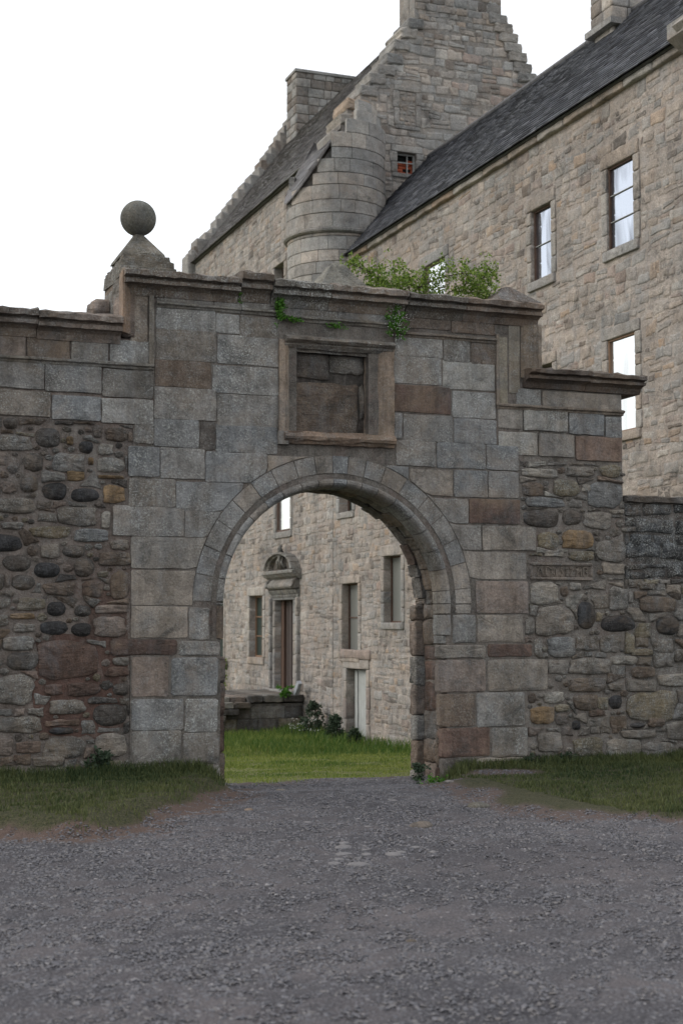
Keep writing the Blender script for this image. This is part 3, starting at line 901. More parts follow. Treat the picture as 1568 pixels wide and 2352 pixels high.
for (px0, px1, pyb, pyt, tx0, tx1, lab, tn_) in ((712, 828, 655, 608, 752, 786, 'worn grey pyramid stump behind the middle of the gateway cornice', (.20, .20, .18, .3)),
                                                  (1105, 1215, 705, 663, 1135, 1166, 'small dark pyramid stump at the right end of the gateway top', (.12, .10, .09, .7))):
    yy = .40
    a = at(px0, pyb, 1, yy); b = at(px1, pyb, 1, yy); c = at((tx0 + tx1) / 2, pyt, 1, yy)
    mx = (a[0] + b[0]) / 2; hx = (b[0] - a[0]) / 2 * .93
    tw = (at(tx1, pyt, 1, yy)[0] - at(tx0, pyt, 1, yy)[0]) / 2 * .8
    o = frustum('pyramid_stump', mx, yy, [(ZC - .02, hx, .34), (ZC + .06, hx * .97, .33), (ZC + .06 + (c[2] - ZC - .06) * .5, (hx + tw) / 2 * .98, .2), (c[2] - .01, tw, .09), (c[2], tw * .8, .07)], None, M_RUB, tn_, .012, 4)
    tag(o, lab, 'finial')

# ------------------------------------------------------------------ rubble walls: stones read off the photograph, gaps filled in
def blob(c, x0, y0, x1, y1, kind):
    a = wl(*cv(c, x0, y0)); b = wl(*cv(c, x1, y1))
    X0, X1, Z0, Z1 = a[0], b[0], b[1], a[1]
    w, h = X1 - X0, Z1 - Z0
    round_ = kind in 'kd' or (kind in 'n' and w < .22)
    p = []
    n = 14
    e = 2.8 if round_ else 6.5
    ph = rng.uniform(-.15, .15)
    for i in range(n):
        t = 2 * math.pi * i / n + .26
        cx_, sx = math.cos(t), math.sin(t)
        r = (abs(cx_) ** e + abs(sx) ** e) ** (-1 / e) * (rng.uniform(.92, 1.04) if round_ else rng.uniform(.86, 1.05))
        p.append(((X0 + X1) / 2 + w / 2 * r * cx_ * (1 + ph * sx * .6), (Z0 + Z1) / 2 + h / 2 * r * sx * (1 + ph * cx_)))
    return p
LEFT = [(20,200,105,270,'d'),(-60,295,185,400,'h'),(205,255,350,380,'d'),(135,400,250,515,'d'),(305,400,490,520,'b'),(385,505,490,568,'o'),(385,310,425,360,'o'),(455,335,535,412,'k'),
 (535,240,590,320,'n'),(605,255,740,340,'n'),(565,350,655,420,'e'),(560,430,718,522,'e'),(565,530,715,556,'o'),(510,430,540,475,'o'),(120,530,222,636,'d'),(245,573,388,680,'k'),
 (408,603,572,690,'k'),(597,588,722,697,'o'),(-60,660,207,757,'h'),(325,708,556,827,'h'),(585,740,635,845,'e'),(10,800,135,845,'g'),(168,823,408,897,'y'),(430,838,622,917,'b'),
 (-60,870,132,976,'k'),(160,938,222,996,'n'),(240,925,342,1012,'h'),(358,933,492,1008,'d'),(635,903,742,965,'w'),(573,968,750,1056,'n'),(18,988,182,1088,'d'),(194,1033,346,1126,'k'),
 (424,1008,543,1118,'d'),(68,1102,203,1197,'d'),(-60,1090,30,1195,'d'),(560,1083,626,1120,'y'),(638,1083,738,1248,'n'),(468,1138,594,1236,'m'),(250,1145,436,1225,'n'),(100,1235,270,1312,'y'),(270,1258,382,1343,'k'),
 (430,1278,527,1346,'d'),(550,1275,736,1330,'p'),(58,1325,206,1362,'o'),(-60,1330,50,1400,'h'),(80,1383,203,1437,'h'),(228,1370,394,1452,'k'),(412,1382,524,1462,'k'),(540,1343,727,1462,'p'),(18,1458,197,1542,'g'),
 (213,1480,583,1702,'m'),(38,1550,221,1657,'d'),(650,1578,742,1627,'h'),(610,1633,742,1692,'m'),(645,1730,742,1802,'d'),(-60,1683,197,1852,'h'),(258,1733,362,1797,'m'),(383,1723,578,1802,'m'),
 (283,1823,497,1907,'h'),(535,1848,728,1972,'d'),(-60,1923,252,2012,'h'),(283,1983,432,2022,'k'),(95,2063,237,2132,'r'),(248,2043,492,2162,'h'),(548,2020,728,2152,'w'),(638,2218,732,2290,'w'),(188,2148,372,2205,'h'),(-60,2040,80,2150,'p')]
RIGHT = [(640,100,768,188,'n'),(823,83,977,187,'y'),(988,113,1047,162,'e'),(1013,98,1220,257,'b'),(663,183,892,252,'b'),(913,203,992,252,'g'),(648,258,862,367,'d'),(878,253,992,352,'d'),(993,272,1162,377,'h'),
 (733,388,857,487,'y'),(873,372,1058,492,'o'),(912,498,1058,558,'y'),(1063,428,1242,567,'g'),(688,672,859,806,'e'),(918,678,985,727,'e'),(866,700,912,760,'n'),(727,812,950,982,'h'),(962,788,1068,945,'k'),(1098,868,1302,962,'k'),
 (1143,703,1257,842,'g'),(1418,878,1545,982,'k'),(663,878,717,982,'h'),(788,993,957,1107,'b'),(713,993,762,1112,'h'),(1088,978,1217,1082,'h'),(1233,968,1292,1087,'y'),(1153,1098,1312,1152,'e'),(908,1113,1162,1207,'h'),
 (1428,1203,1640,1272,'e'),(1278,1163,1412,1227,'n'),(913,1228,1132,1307,'n'),(1138,1253,1222,1302,'h'),(1243,1303,1537,1478,'y'),(938,1323,1082,1412,'n'),(1143,1328,1222,1407,'k'),(768,1308,887,1372,'e'),
 (693,1393,827,1492,'o'),(833,1378,922,1422,'y'),(838,1432,917,1497,'n'),(933,1473,982,1527,'k'),(1268,1485,1352,1515,'k'),(733,1533,877,1652,'w'),(933,1568,1112,1675,'y'),(1128,1578,1332,1682,'e'),
 (1333,1598,1512,1692,'g'),(1208,1528,1412,1572,'w'),(1368,1458,1467,1507,'n'),(1473,1478,1640,1582,'w'),(1318,758,1533,852,'n'),(1060,1140,1150,1200,'h'),(680,1310,725,1372,'n'),(1270,1060,1400,1100,'y'),
 (636,20,860,80,'e'),(900,10,1055,75,'h'),(1090,0,1215,80,'y'),(1520,1060,1600,1135,'h'),(1030,1410,1125,1450,'r')]
LF = [blob(1, *q[:4], q[4]) for q in LEFT]
RF = [blob(4, *q[:4], q[4]) for q in RIGHT]
tabx0, tabz1 = wl(*cv(4, 686, 562)); tabx1, tabz0 = wl(*cv(4, 1052, 668))
tab_poly = [(tabx0 - .02, tabz0 - .02), (tabx1 + .02, tabz0 - .02), (tabx1 + .02, tabz1 + .02), (tabx0 - .02, tabz1 + .02)]
def poly_of(c, x0, y0, x1, y1):
    a = wl(*cv(c, x0, y0)); b = wl(*cv(c, x1, y1))
    return [(a[0], b[1]), (b[0], b[1]), (b[0], a[1]), (a[0], a[1])]
# the ashlar edges that interrupt the rubble
EDGE_L = [poly_of(*q[:5]) for q in ASH if q[0] in (1, 2)] + [poly_of(*q[:5]) for q in ASH_L]
EDGE_R = [poly_of(*q[:5]) for q in ASH if q[0] in (3, 4)] + [poly_of(*q[:5]) for q in ASH_R]
def set_stones(lst, polys, parent, xsplit=None, other=None):
    for q, p in zip(lst, polys):
        k = q[4]; t = tintof(k, .15)
        cx = centroid(p)[0]
        par = other if (xsplit and cx > xsplit) else parent
        rd = k in 'kd'
        v, f = stone_geo(chaikin(p, 1, .22 if rd else .12), FR_GATE, rng.uniform(-.002, .012), .07, .020 if rd else .010, .024 if rd else .008, .010, .6)
        o = mesh_obj('rubble_stone', v, f, M_RUB, par, t, smooth=True)
set_stones(LEFT, LF, lw)
set_stones(RIGHT, RF, rw, XE, dw)
zt_l = wl(120, 963)[1]
core('wall_core', [(-7.5, -.3), (XL + .008, -.3), (XL + .008, ZLc - .2), (-7.5, ZLc - .2)], .022, TH - .02, lw, M_MORT, (.195, .168, .152, .3))
cells = rubble_cells(-4.3, -.1, wl(299, 1200)[0] + .02, zt_l, LF + EDGE_L, .10, .24, (1.0, 2.4), .012)
cells += pinnings(-3.9, 0, XL, zt_l, LF + EDGE_L + cells, 2600)
lay(cells, FR_GATE, lw, M_RUB, 'rubble_stone', [('h', 4), ('w', 2), ('p', 2), ('n', 2), ('g', 3), ('y', 1), ('e', 1), ('d', 2), ('r', .6)], 240, lambda x, z: 1 if x > -3.9 else 0, front=-.002, dome=.009, bev=.011, rough=.010)
zt_r = wl(1300, 1062)[1]
zdw = wl(1500, 1150)[1] - .02
core('wall_core', [(XR - .01, -.3), (XE - .01, -.3), (XE - .01, ZRc - .1), (XR - .01, ZRc - .1)], .022, TH - .02, rw, M_MORT, (.200, .182, .165, .4))
cells = rubble_cells(XR - .25, -.15, XE - .005, zt_r, RF + EDGE_R + [tab_poly], .10, .22, (1.0, 2.4), .011)
cells += pinnings(XR - .25, 0, XE, zt_r, RF + EDGE_R + [tab_poly] + cells, 2600)
lay(cells, FR_GATE, rw, M_RUB, 'rubble_stone', [('h', 4), ('w', 3), ('p', 1), ('n', 1.5), ('g', 4), ('y', 1.5), ('e', 2.5), ('d', .8)], 260, None, front=-.002, dome=.009, bev=.011, rough=.010)
core('wall_core', [(XE + .0, -.3), (9, -.3), (9, zdw), (XE + .0, zdw)], .03, TH - .05, dw, M_MORT, (.155, .142, .13, .6))
top_dark = wl(1500, 1330)[1]
cells = rubble_cells(XE + .01, top_dark, 6.5, zdw - .02, RF, .10, .24, (1.1, 2.6), .010)
lay(cells, FR_GATE, dw, M_RUB, 'rubble_stone', [('K', 6), ('d', 2), ('h', 1)], 130, lambda x, z: 1 if x < 4.6 else 0, front=-.006, dome=.012)
cells = rubble_cells(XE + .01, -.15, 6.5, top_dark, RF, .10, .22, (1.1, 2.4), .011)
lay(cells, FR_GATE, dw, M_RUB, 'rubble_stone', [('h', 3), ('d', 1.5), ('w', 2), ('y', 1.5), ('n', 1.5), ('g', 2)], 130, lambda x, z: 1 if x < 4.6 else 0, front=-.004, dome=.014)
for (a, b) in pieces(XE + .01, 8.9, .7, 1.2):
    run_x('coping_stone', [(-TH, zdw - .01), (-TH, zdw + .07), (.0, zdw + .075), (.035, zdw + .055), (.03, zdw + .0), (-.02, zdw - .012)], a + .004, b - .004, tintof(rng.choice('kdh')), dw, M_RUB, noise=.008)
# east end quoins of the stepped wall above the low wall
for i in range(3):
    z0 = zdw + .08 + i * .24
def patch(x0, z0, x1, z1, tint, y, par):
    n = 36; p = []
    for i in range(n):
        t = 2 * math.pi * i / n; c_, s_ = math.cos(t), math.sin(t)
        r = (abs(c_) ** 5 + abs(s_) ** 5) ** (-.2) * rng.uniform(.86, 1.0)
        p.append(((x0 + x1) / 2 + (x1 - x0) / 2 * r * c_, (z0 + z1) / 2 + (z1 - z0) / 2 * r * s_))
    core('mortar_patch', p, y, y + .03, par, M_MORT, tint)
pa = wl(*cv(1, 190, 1420)); pb_ = wl(*cv(1, 752, 2060))
patch(pa[0], pb_[1], XL - .01, pa[1], (.115, .072, .06, .05), .016, lw)
pa = wl(*cv(1, 500, 1180)); patch(pa[0], 1.3, XL - .01, pa[1], (.14, .10, .085, .1), .019, lw)
patch(XE + .02, top_dark - .1, 6.4, zdw - .01, (.075, .07, .067, 1.0), .024, dw)
# carved tablet with its lettering
tg = Geo()
X0, X1, Z0, Z1 = tabx0, tabx1, tabz0, tabz1
bo = .028
v, f = stone_geo(rect_poly(X0, Z0, X1, Z1, .004, .03, 6), FR_GATE, -.010, .06, .008, .001, .001, .9)
tabo = mesh_obj('date_tablet', v, f, M_ASH, rw, (.175, .150, .130, .2)); tabo['label'] = 'oblong carved stone tablet with worn raised letters and date'
for (a, b, c, d) in ((X0 + .01, Z0 + .004, X1 - .01, Z0 + .034), (X0 + .01, Z1 - .034, X1 - .01, Z1 - .004), (X0 + .004, Z0 + .036, X0 + .036, Z1 - .036), (X1 - .04, Z0 + .036, X1 - .006, Z1 - .036)):
    v, f = stone_geo(rect_poly(a, b, c, d, .003, .01, 5), FR_GATE, .014, .04, .009, .002, .001, .6)
    o = mesh_obj('raised_border', v, f, M_ASH, tabo, (.20, .175, .155, .3), smooth=True)
# strokes in a unit cell (0..1 wide, 0..1 high)
GL = {'T': [((0, 1), (1, 1)), ((.5, 1), (.5, 0)), ((.2, 0), (.8, 0))],
      'A': [((.1, 0), (.45, 1)), ((.45, 1), (.9, 0)), ((.2, 1), (.7, 1)), ((.25, .45), (.7, .45)), ((0, 0), (.25, 0)), ((.75, 0), (1, 0))],
      'D': [((.15, 0), (.15, 1)), ((0, 1), (.5, 1)), ((.5, 1), (.9, .75)), ((.9, .75), (.9, .25)), ((.9, .25), (.5, 0)), ((.5, 0), (0, 0))],
      '1': [((.5, 0), (.5, 1)), ((.5, 1), (.25, .75)), ((.25, 0), (.75, 0))],
      '5': [((.9, 1), (.35, .9)), ((.35, .9), (.3, .55)), ((.3, .55), (.65, .5)), ((.65, .5), (.7, .2)), ((.7, .2), (.2, 0))],
      '8': [((.5, 1), (.8, .75)), ((.8, .75), (.25, .3)), ((.25, .3), (.5, 0)), ((.5, 0), (.8, .3)), ((.8, .3), (.2, .75)), ((.2, .75), (.5, 1))],
      '2': [((.1, .9), (.85, .95)), ((.85, .95), (.2, .05)), ((.1, 0), (.95, .03))],
      'M': [((.15, 0), (.15, 1)), ((.15, 1), (.5, .4)), ((.5, .4), (.85, 1)), ((.85, 1), (.85, 0)), ((0, 0), (.3, 0)), ((.7, 0), (1, 0)), ((.15, .45), (.5, .45))],
      'B': [((.1, 0), (.1, 1)), ((.1, 1), (.6, 1)), ((.6, 1), (.85, .75)), ((.85, .75), (.5, .52)), ((.1, .52), (.5, .52)), ((.5, .52), (.9, .27)), ((.9, .27), (.6, 0)), ((.6, 0), (0, 0))],
      ':': [((.5, .75), (.52, .7)), ((.5, .25), (.52, .2))]}
lx = lambda c: X0 + (X1 - X0) * (c - 170) / (1330 - 170)
lz0, lz1 = Z0 + (Z1 - Z0) * .24, Z0 + (Z1 - Z0) * .74
for ch, xa, xb in (('A', 285, 430), ('D', 440, 580), (':', 590, 620), ('1', 615, 680), ('5', 715, 790), ('8', 805, 870), ('2', 890, 975), (':', 985, 1020), ('M', 1010, 1125), ('B', 1130, 1240)):
    g = Geo()
    a0, a1 = lx(xa), lx(xb)
    for (p, q) in GL[ch]:
        A = Vector((a0 + (a1 - a0) * p[0], 0, lz0 + (lz1 - lz0) * p[1])); B = Vector((a0 + (a1 - a0) * q[0], 0, lz0 + (lz1 - lz0) * q[1]))
        d = (B - A).normalized(); nn = Vector((-d.z, 0, d.x)) * .0065
        A -= d * .004; B += d * .004
        w = [A - nn, B - nn, B + nn, A + nn]
        g.add([Vector((p_.x, .012, p_.z)) for p_ in w] + [Vector((p_.x * .92 + (A.x + B.x) / 2 * .08, -.010, p_.z)) for p_ in w], [(0, 1, 5, 4), (1, 2, 6, 5), (2, 3, 7, 6), (3, 0, 4, 7), (4, 5, 6, 7)], (.20, .175, .15, .2))
    g.build('carved_letter', M_ASH, tabo)

# ================================================================== the long range and the tower house
def proj(P):
    v = np.array(P, dtype=float) - CAM
    z = float(v @ CF)
    return 784 + F_PX * float(v @ CR) / z, 1176 - F_PX * float(v @ CU) / z, z
def shows(P):
    """how large one square metre at P shows in the photograph, 0 when the gateway hides it"""
    x, y, z = proj(P)
    if x < -40 or x > 1610 or y < -40: return 0
    sil = 712 if x < 276 else (620 + .086 * (x - 300) if x < 1232 else (862 if x < 1432 else 1150))
    if y < sil + 8 or (math.hypot(x - 768, y - 1385) < 258 and y < 1390) or (505 < x < 1015 and 1385 < y < 1740):
        return 100.0 / z / z
    return 0
def wall_holes(name, fr, u0, u1, v0, v1, holes, off, parent, mat, tint):
    us = sorted({u0, u1, *[h[0] for h in holes], *[h[1] for h in holes]}); vs2 = sorted({v0, v1, *[h[2] for h in holes], *[h[3] for h in holes]})
    O, U, V, Nn = fr
    g = Geo()
    for i in range(len(us) - 1):
        for j in range(len(vs2) - 1):
            cu, cv_ = (us[i] + us[i + 1]) / 2, (vs2[j] + vs2[j + 1]) / 2
            if not (u0 < cu < u1 and v0 < cv_ < v1): continue
            if any(h[0] < cu < h[1] and h[2] < cv_ < h[3] for h in holes): continue
            nn = [O + U * a + V * b + Nn * off for a, b in ((us[i], vs2[j]), (us[i + 1], vs2[j]), (us[i + 1], vs2[j + 1]), (us[i], vs2[j + 1]))]
            g.add(nn, [(0, 1, 2, 3)], tint)
    for h in holes:
        for (a, b) in (((h[0], h[2]), (h[1], h[2])), ((h[1], h[2]), (h[1], h[3])), ((h[1], h[3]), (h[0], h[3])), ((h[0], h[3]), (h[0], h[2]))):
            g.add([O + U * a[0] + V * a[1] + Nn * off, O + U * b[0] + V * b[1] + Nn * off, O + U * b[0] + V * b[1] + Nn * (off - .6), O + U * a[0] + V * a[1] + Nn * (off - .6)], [(0, 1, 2, 3)], tint)
    return g.build(name, mat, parent)
HPAL = {'t': (.330, .288, .250, .25), 'u': (.315, .285, .258, .4), 'v': (.285, .278, .268, .45), 'x': (.245, .240, .233, .5), 'z': (.335, .262, .200, .1),
        'q': (.165, .145, .130, .3), 's': (.345, .325, .300, .5), 'c': (.275, .228, .205, .2), 'K': (.050, .050, .053, 1.0)}
PAL.update(HPAL)
HMORT = (.325, .292, .265, .35)
tower = empty('tower_house', (XW + 3.3, 23, -.9), 'tall stone tower house with crow stepped gable and round corner turret behind the gateway', 'tower')
rng_b = empty('stone_house', (XW + 2.5, 9, -.9), 'long beige rubble house with steep dark slate roof receding from the right edge', 'house')

def hole(x0, y0, x1, y1, zb=None, zt=None):
    a = wn(x0, y0); b = wn(x1, y1)
    return [-a[0], -b[0], b[1] if zb is None else zb, a[1] if zt is None else zt]
def surround(par, h, w=.17, lint=.2, sillh=.14, kinds='uvx', proud=.012, d=.30, sill=True, njamb=4, name='jamb_stone'):
    u0, u1, v0, v1 = h
    def st(n_, a, b, c, e, k, dd=d, pr=proud):
        v, f = stone_geo(rect_poly(a, c, b, e, .004, .012, 3), FR_WEST, pr, dd, .01, .003, .003, .8)
        mesh_obj(n_, v, f, M_HOUSE, par, tintof(k, .12), smooth=True)
    st('lintel', u0 - w, u1 + w * .9, v1, v1 + lint, rng.choice(kinds), pr=proud + .006)
    if sill: st('sill', u0 - w * .7, u1 + w * .8, v0 - sillh, v0, rng.choice(kinds), pr=proud + .02)
    for s in (0, 1):
        z = v0 + .004
        n = njamb
        cuts = sorted([v0] + [v0 + (v1 - v0) * (k + rng.uniform(-.25, .25)) / n for k in range(1, n)] + [v1])
        for k in range(n):
            ww = w * (1.0 if k % 2 else rng.uniform(.9, 1.25))
            if s == 0: st(name, u0 - ww, u0, cuts[k] + .004, cuts[k + 1] - .004, rng.choice(kinds))
            else: st(name, u1, u1 + ww, cuts[k] + .004, cuts[k + 1] - .004, rng.choice(kinds))
    return [(u0 - w * 1.1, v0 - (sillh if sill else 0)), (u1 + w * 1.1, v0 - (sillh if sill else 0)), (u1 + w * 1.1, v1 + lint), (u0 - w * 1.1, v1 + lint)]
def glazing(par, h, glass, wood, rows=1, cols=1, rec=.22, fw=.05, label=None, bar=.028, barmat=None):
    barmat = barmat or wood
    u0, u1, v0, v1 = h
    X = XW + rec
    g = Geo()
    g.box((X, -u1, v0), (X + .06, -u1 + fw, v1)); g.box((X, -u0 - fw, v0), (X + .06, -u0, v1))
    g.box((X, -u1 + fw, v0), (X + .06, -u0 - fw, v0 + fw)); g.box((X, -u1 + fw, v1 - fw), (X + .06, -u0 - fw, v1))
    o = g.build('window', wood, par)
    if label: o['label'] = label
    ya, yb = -u1 + fw, -u0 - fw
    za, zb_ = v0 + fw, v1 - fw
    for i in range(rows):
        for j in range(cols):
            a = za + (zb_ - za) * i / rows + (bar / 2 if i else 0); b = za + (zb_ - za) * (i + 1) / rows - (bar / 2 if i < rows - 1 else 0)
            c = ya + (yb - ya) * j / cols + (bar / 2 if j else 0); e = ya + (yb - ya) * (j + 1) / cols - (bar / 2 if j < cols - 1 else 0)
            dx = rng.uniform(-.004, .004)
            mesh_obj('pane', [(X + .035 + dx, c, a), (X + .035 - dx, e, a), (X + .035 - dx * .5, e, b), (X + .035 + dx, c, b)], [(0, 3, 2, 1)], glass, o)
    for i in range(1, rows):
        q = za + (zb_ - za) * i / rows
        g = Geo(); g.box((X + .01, ya, q - bar / 2), (X + .05, yb, q + bar / 2)); g.build('glazing_bar', barmat, o)
    for j in range(1, cols):
        q = ya + (yb - ya) * j / cols
        g = Geo(); g.box((X + .006, q - bar / 2, za), (X + .054, q + bar / 2, zb_)); g.build('glazing_bar', barmat, o)
    return o
W1 = hole(1392, 388, 1455, 551); W2 = hole(1218, 487, 1266, 629)
W3 = hole(972, 612, 1022, 650, zb=7.50, zt=wn(1022, 588)[1])
W4 = hole(1393, 782, 1460, 985); W5 = hole(1233, 850, 1268, 900, zb=4.55, zt=wn(1268, 832)[1])
W7 = hole(778, 1120, 808, 1173, zt=wn(808, 1173)[1] + 1.35)
W9 = hole(785, 1341, 822, 1498); W10 = hole(881, 1278, 921, 1430)
D2 = hole(795, 1534, 841, 1694)
D2[2] = -.92
W6 = hole(633, 1120, 666, 1218, zt=wn(666, 1218)[1] + 1.45)
W8 = hole(573, 1369, 603, 1511); W11 = hole(482, 1400, 513, 1515, zt=wn(573, 1369)[1] - .02)
D1 = hole(631, 1379, 673, 1583); D1[2] = -.05
W12 = hole(630, 612, 652, 640, zb=wn(652, 640)[1] - .9, zt=wn(652, 600)[1])
ZEAV = 10.0
ZTEAV = 12.95
# --- openings
hw_ = [W1, W2, W3, W4, W5, W7, W9, W10, D2]
ht_ = [W6, W8, W11, D1, W12]
fixw = [surround(rng_b, W1, .17, .22, .16, 'utsv'), surround(rng_b, W2, .15, .24, .16, 'vxus'), surround(rng_b, W3, .15, .22, .15, 'vxu'),
        surround(rng_b, W4, .15, .18, .14, 'utsv', njamb=5), surround(rng_b, W5, .14, .18, .14, 'tuv'), surround(rng_b, W7, .16, .2, .14, 'vx'),
        surround(rng_b, W9, .15, .16, .22, 'tusu'), surround(rng_b, W10, .16, .22, .14, 'uvx'), surround(rng_b, D2, .18, .2, .1, 'uct', sill=False)]
fixt = [surround(tower, W6, .16, .2, .16, 'uvx'), surround(tower, W8, .16, .22, .18, 'stsu'), surround(tower, W11, .16, .2, .16, 'vu'),
        surround(tower, D1, .20, .1, .1, 'uvx', sill=False, d=.5, njamb=7), surround(tower, W12, .2, .2, .14, 'ut')]
glazing(rng_b, W1, M_GLASS, M_WOOD, 3, 1, rec=.03, fw=.03, bar=.009, barmat=M_SHEET); glazing(rng_b, W2, M_GLASS, M_WOOD, 2, 1, rec=.06, fw=.03, bar=.009, barmat=M_SHEET); glazing(rng_b, W3, M_GLOW, M_WOOD, 1, 1, rec=.03, fw=.03)
glazing(rng_b, W4, M_GLOW, M_WOODP, 2, 1, rec=.02, fw=.03, bar=.011); glazing(rng_b, W5, M_GLASSG, M_WOOD); glazing(rng_b, W7, M_GLASSG, M_WOOD, 2, 1)
glazing(rng_b, W9, M_PALE, M_WOOD, 2, 1, rec=.16, fw=.035, label='tall window with pale clouded glass'); glazing(rng_b, W10, M_PALE, M_WOOD, 1, 1, rec=.16, fw=.035)
glazing(tower, W6, M_GLOW, M_WOOD, 1, 1, rec=.04, fw=.06); glazing(tower, W8, M_GLASSG, M_WOODP, 3, 2, rec=.17, label='brown timber casement with dark green panes'); glazing(tower, W11, M_GLASSG, M_WOODP, 3, 2)
glazing(tower, W12, M_GLASSG, M_WOOD)

def vis_w(u, v): return shows((XW, -u, v))
UW0, UW1 = -YG, -2.3
wall_holes('wall', FR_WEST, UW0, UW1, -1.4, ZEAV, hw_, -.012, rng_b, M_HOUSE, HMORT)
WW = [('t', 4), ('u', 4), ('v', 3.5), ('x', 3), ('z', 1.8), ('q', 1.5), ('s', 2.2), ('c', 1.8)]
allc = rubble_cells(-30.3, -1.2, UW1, ZEAV - .03, fixw + fixt, .09, .25, (.9, 2.4), .014, jit=.42, stack=.4)
allc = [c for c in allc if vis_w(*centroid(c)) > 0 or rng.random() < .5]
lay([c for c in allc if centroid(c)[0] > UW0], FR_WEST, rng_b, M_HOUSE, 'rubble_stone', WW, 270, vis_w, front=-.008, depth=.02, bev=.006, dome=.004, rough=.005, cw=.2, jf=.005, mixm=(HMORT, .28))
wall_holes('wall', FR_WEST, -30.3, UW0, -1.4, ZTEAV, ht_, -.012, tower, M_HOUSE, HMORT)
WT = [('t', 2), ('u', 4), ('v', 5), ('x', 3.5), ('z', .8), ('q', 1.8), ('s', 2.5), ('c', 1.2)]
cells = rubble_cells(-30.3, ZEAV, UW0, ZTEAV - .03, fixt, .13, .32, (.9, 2.2), .012, jit=.4)
cells += [c for c in allc if centroid(c)[0] <= UW0]
lay(cells, FR_WEST, tower, M_HOUSE, 'rubble_stone', WT, 200, vis_w, front=-.008, depth=.02, bev=.006, dome=.004, rough=.005, cw=.2, jf=.005, mixm=(HMORT, .28))
# eaves course of the long range
for (a, b) in pieces(2.3, YG - .1, .7, 1.3):
    v, f = stone_geo(rect_poly(-b + .004, ZEAV - .12, -a - .004, ZEAV + .02, .006, .015, 4), FR_WEST, .07, .2, .02, .01, .006, .8)
    mesh_obj('eaves_stone', v, f, M_HOUSE, rng_b, tintof(rng.choice('tusz'), .1), smooth=True)

# --- doors
def planks(par, X, y0, y1, z0, z1, n, mat, name='plank', lab=None, dx=.02):
    w = (y1 - y0) / n
    for i in range(n):
        g = Geo(); o = rng.uniform(-dx, dx)
        g.box((X + o, y0 + w * i + .006, z0 + rng.uniform(0, .03)), (X + o + .03, y0 + w * (i + 1) - .006, z1 - rng.uniform(0, .015)))
        ob = g.build(name, mat, par)
# lower door: half hidden dark opening, upright grey boards
dl = Geo(); dl.box((XW + .23, -D2[1] + .02, -.9), (XW + .27, -D2[0] - .02, D2[3] - .04))
door2 = dl.build('door', M_SHEET, rng_b); door2['label'] = 'low door of weathered grey upright boards'
planks(door2, XW + .18, -D2[1] + .02, -D2[0] - .02, -.88, D2[3] - .05, 9, M_SHEET)
v, f = stone_geo(rect_poly(D2[0] - .34, D2[3] + .22, D2[1] + .26, D2[3] + .42, .01, .02, 4), FR_WEST, .04, .1, .02, .01, .006)
mesh_obj('lintel', v, f, M_HOUSE, rng_b, tintof('c'), smooth=True)
g = Geo(); g.box((XW + .34, -D2[1] - .1, -1), (XW + .4, -D2[0] + .1, D2[3] + .1)); g.build('door_shade_panel', M_DARK, rng_b)  # near-black slab, painted shade behind the boards
# upper door under the pediment
dl = Geo(); dw_ = D1[1] - D1[0]
dl.box((XW + .26, -D1[1] - .02, D1[2]), (XW + .30, -D1[0] + .02, D1[3])); door1 = dl.build('door', M_DOOR, tower); door1['label'] = 'tall dark timber door under the carved pediment'
planks(door1, XW + .22, -D1[1] + .02, -D1[0] - .25, D1[2] + .02, D1[3] - .02, 7, M_DOOR)
g = Geo(); g.box((XW + .17, -D1[0] - .24, D1[2]), (XW + .26, -D1[0] - .01, D1[3])); g.build('door_post', M_WOOD, door1)
v, f = stone_geo(rect_poly(D1[0] - .1, D1[2] - .12, D1[1] + .2, D1[2], .01, .02, 4), FR_WEST, .12, .5, .02, .0, .006); mesh_obj('threshold', v, f, M_HOUSE, tower, tintof('x'), smooth=True)
# carved doorcase: pilasters, moulded lintel, swollen frieze, ledge, arched pediment
def run_y(name, prof, ya, yb, tint, parent, step=.1, noise=.004):
    """profile of (outward, z) along Y on the west face"""
    n = max(2, int(abs(yb - ya) / step) + 1)
    v, f = sweep(prof, [((XW, ya + (yb - ya) * i / (n - 1), 0), (-1, 0, 0), (0, 0, 1)) for i in range(n)], noise)
    return mesh_obj(name, v, f, M_HOUSE, parent, tint, smooth=False)
dc = lambda x, y: wn(489.2 + .208 * x, 1241.9 + .208 * y)
yl, yr = dc(650, 600)[0], dc(955, 600)[0]
zA = dc(880, 625)[1]; zB = dc(955, 535)[1]; zC = dc(955, 410)[1]; zD = dc(955, 350)[1]; zE = dc(955, 325)[1]
DCT = (.155, .148, .135, .7)
run_y('door_lintel', [(-.1, zA), (.03, zA), (.05, zA + .05), (.03, zA + .07), (.06, zA + .10), (.09, zB - .04), (.11, zB), (-.1, zB)], yr, yl, DCT, tower)
fr_ = [(-.1, zB + .004)] + [(.05 + .13 * math.sin(math.pi * (i / 8) ** .7), zB + .004 + (zC - zB - .008) * i / 8) for i in range(9)] + [(-.1, zC - .004)]
run_y('swollen_frieze', fr_, yr + .03, yl - .03, (.20, .19, .175, .6), tower)
for yy in (yr + .07, yl - .07):
    g = Geo(); g.tube([(XW - .05, yy, zB + .01), (XW - .19, yy, zB + (zC - zB) * .35), (XW - .15, yy, zB + (zC - zB) * .7), (XW - .06, yy, zC - .01)], .07, .05, 8, (.20, .19, .175, .6)); g.build('scroll', M_HOUSE, tower, smooth=True)
run_y('pediment_ledge', [(-.1, zC), (.06, zC), (.10, zC + .03), (.15, zC + .05), (.22, zD - .01), (.24, zD), (.24, zE), (.20, zE + .03), (-.1, zE + .04)], yr - .12, yl + .14, DCT, tower)
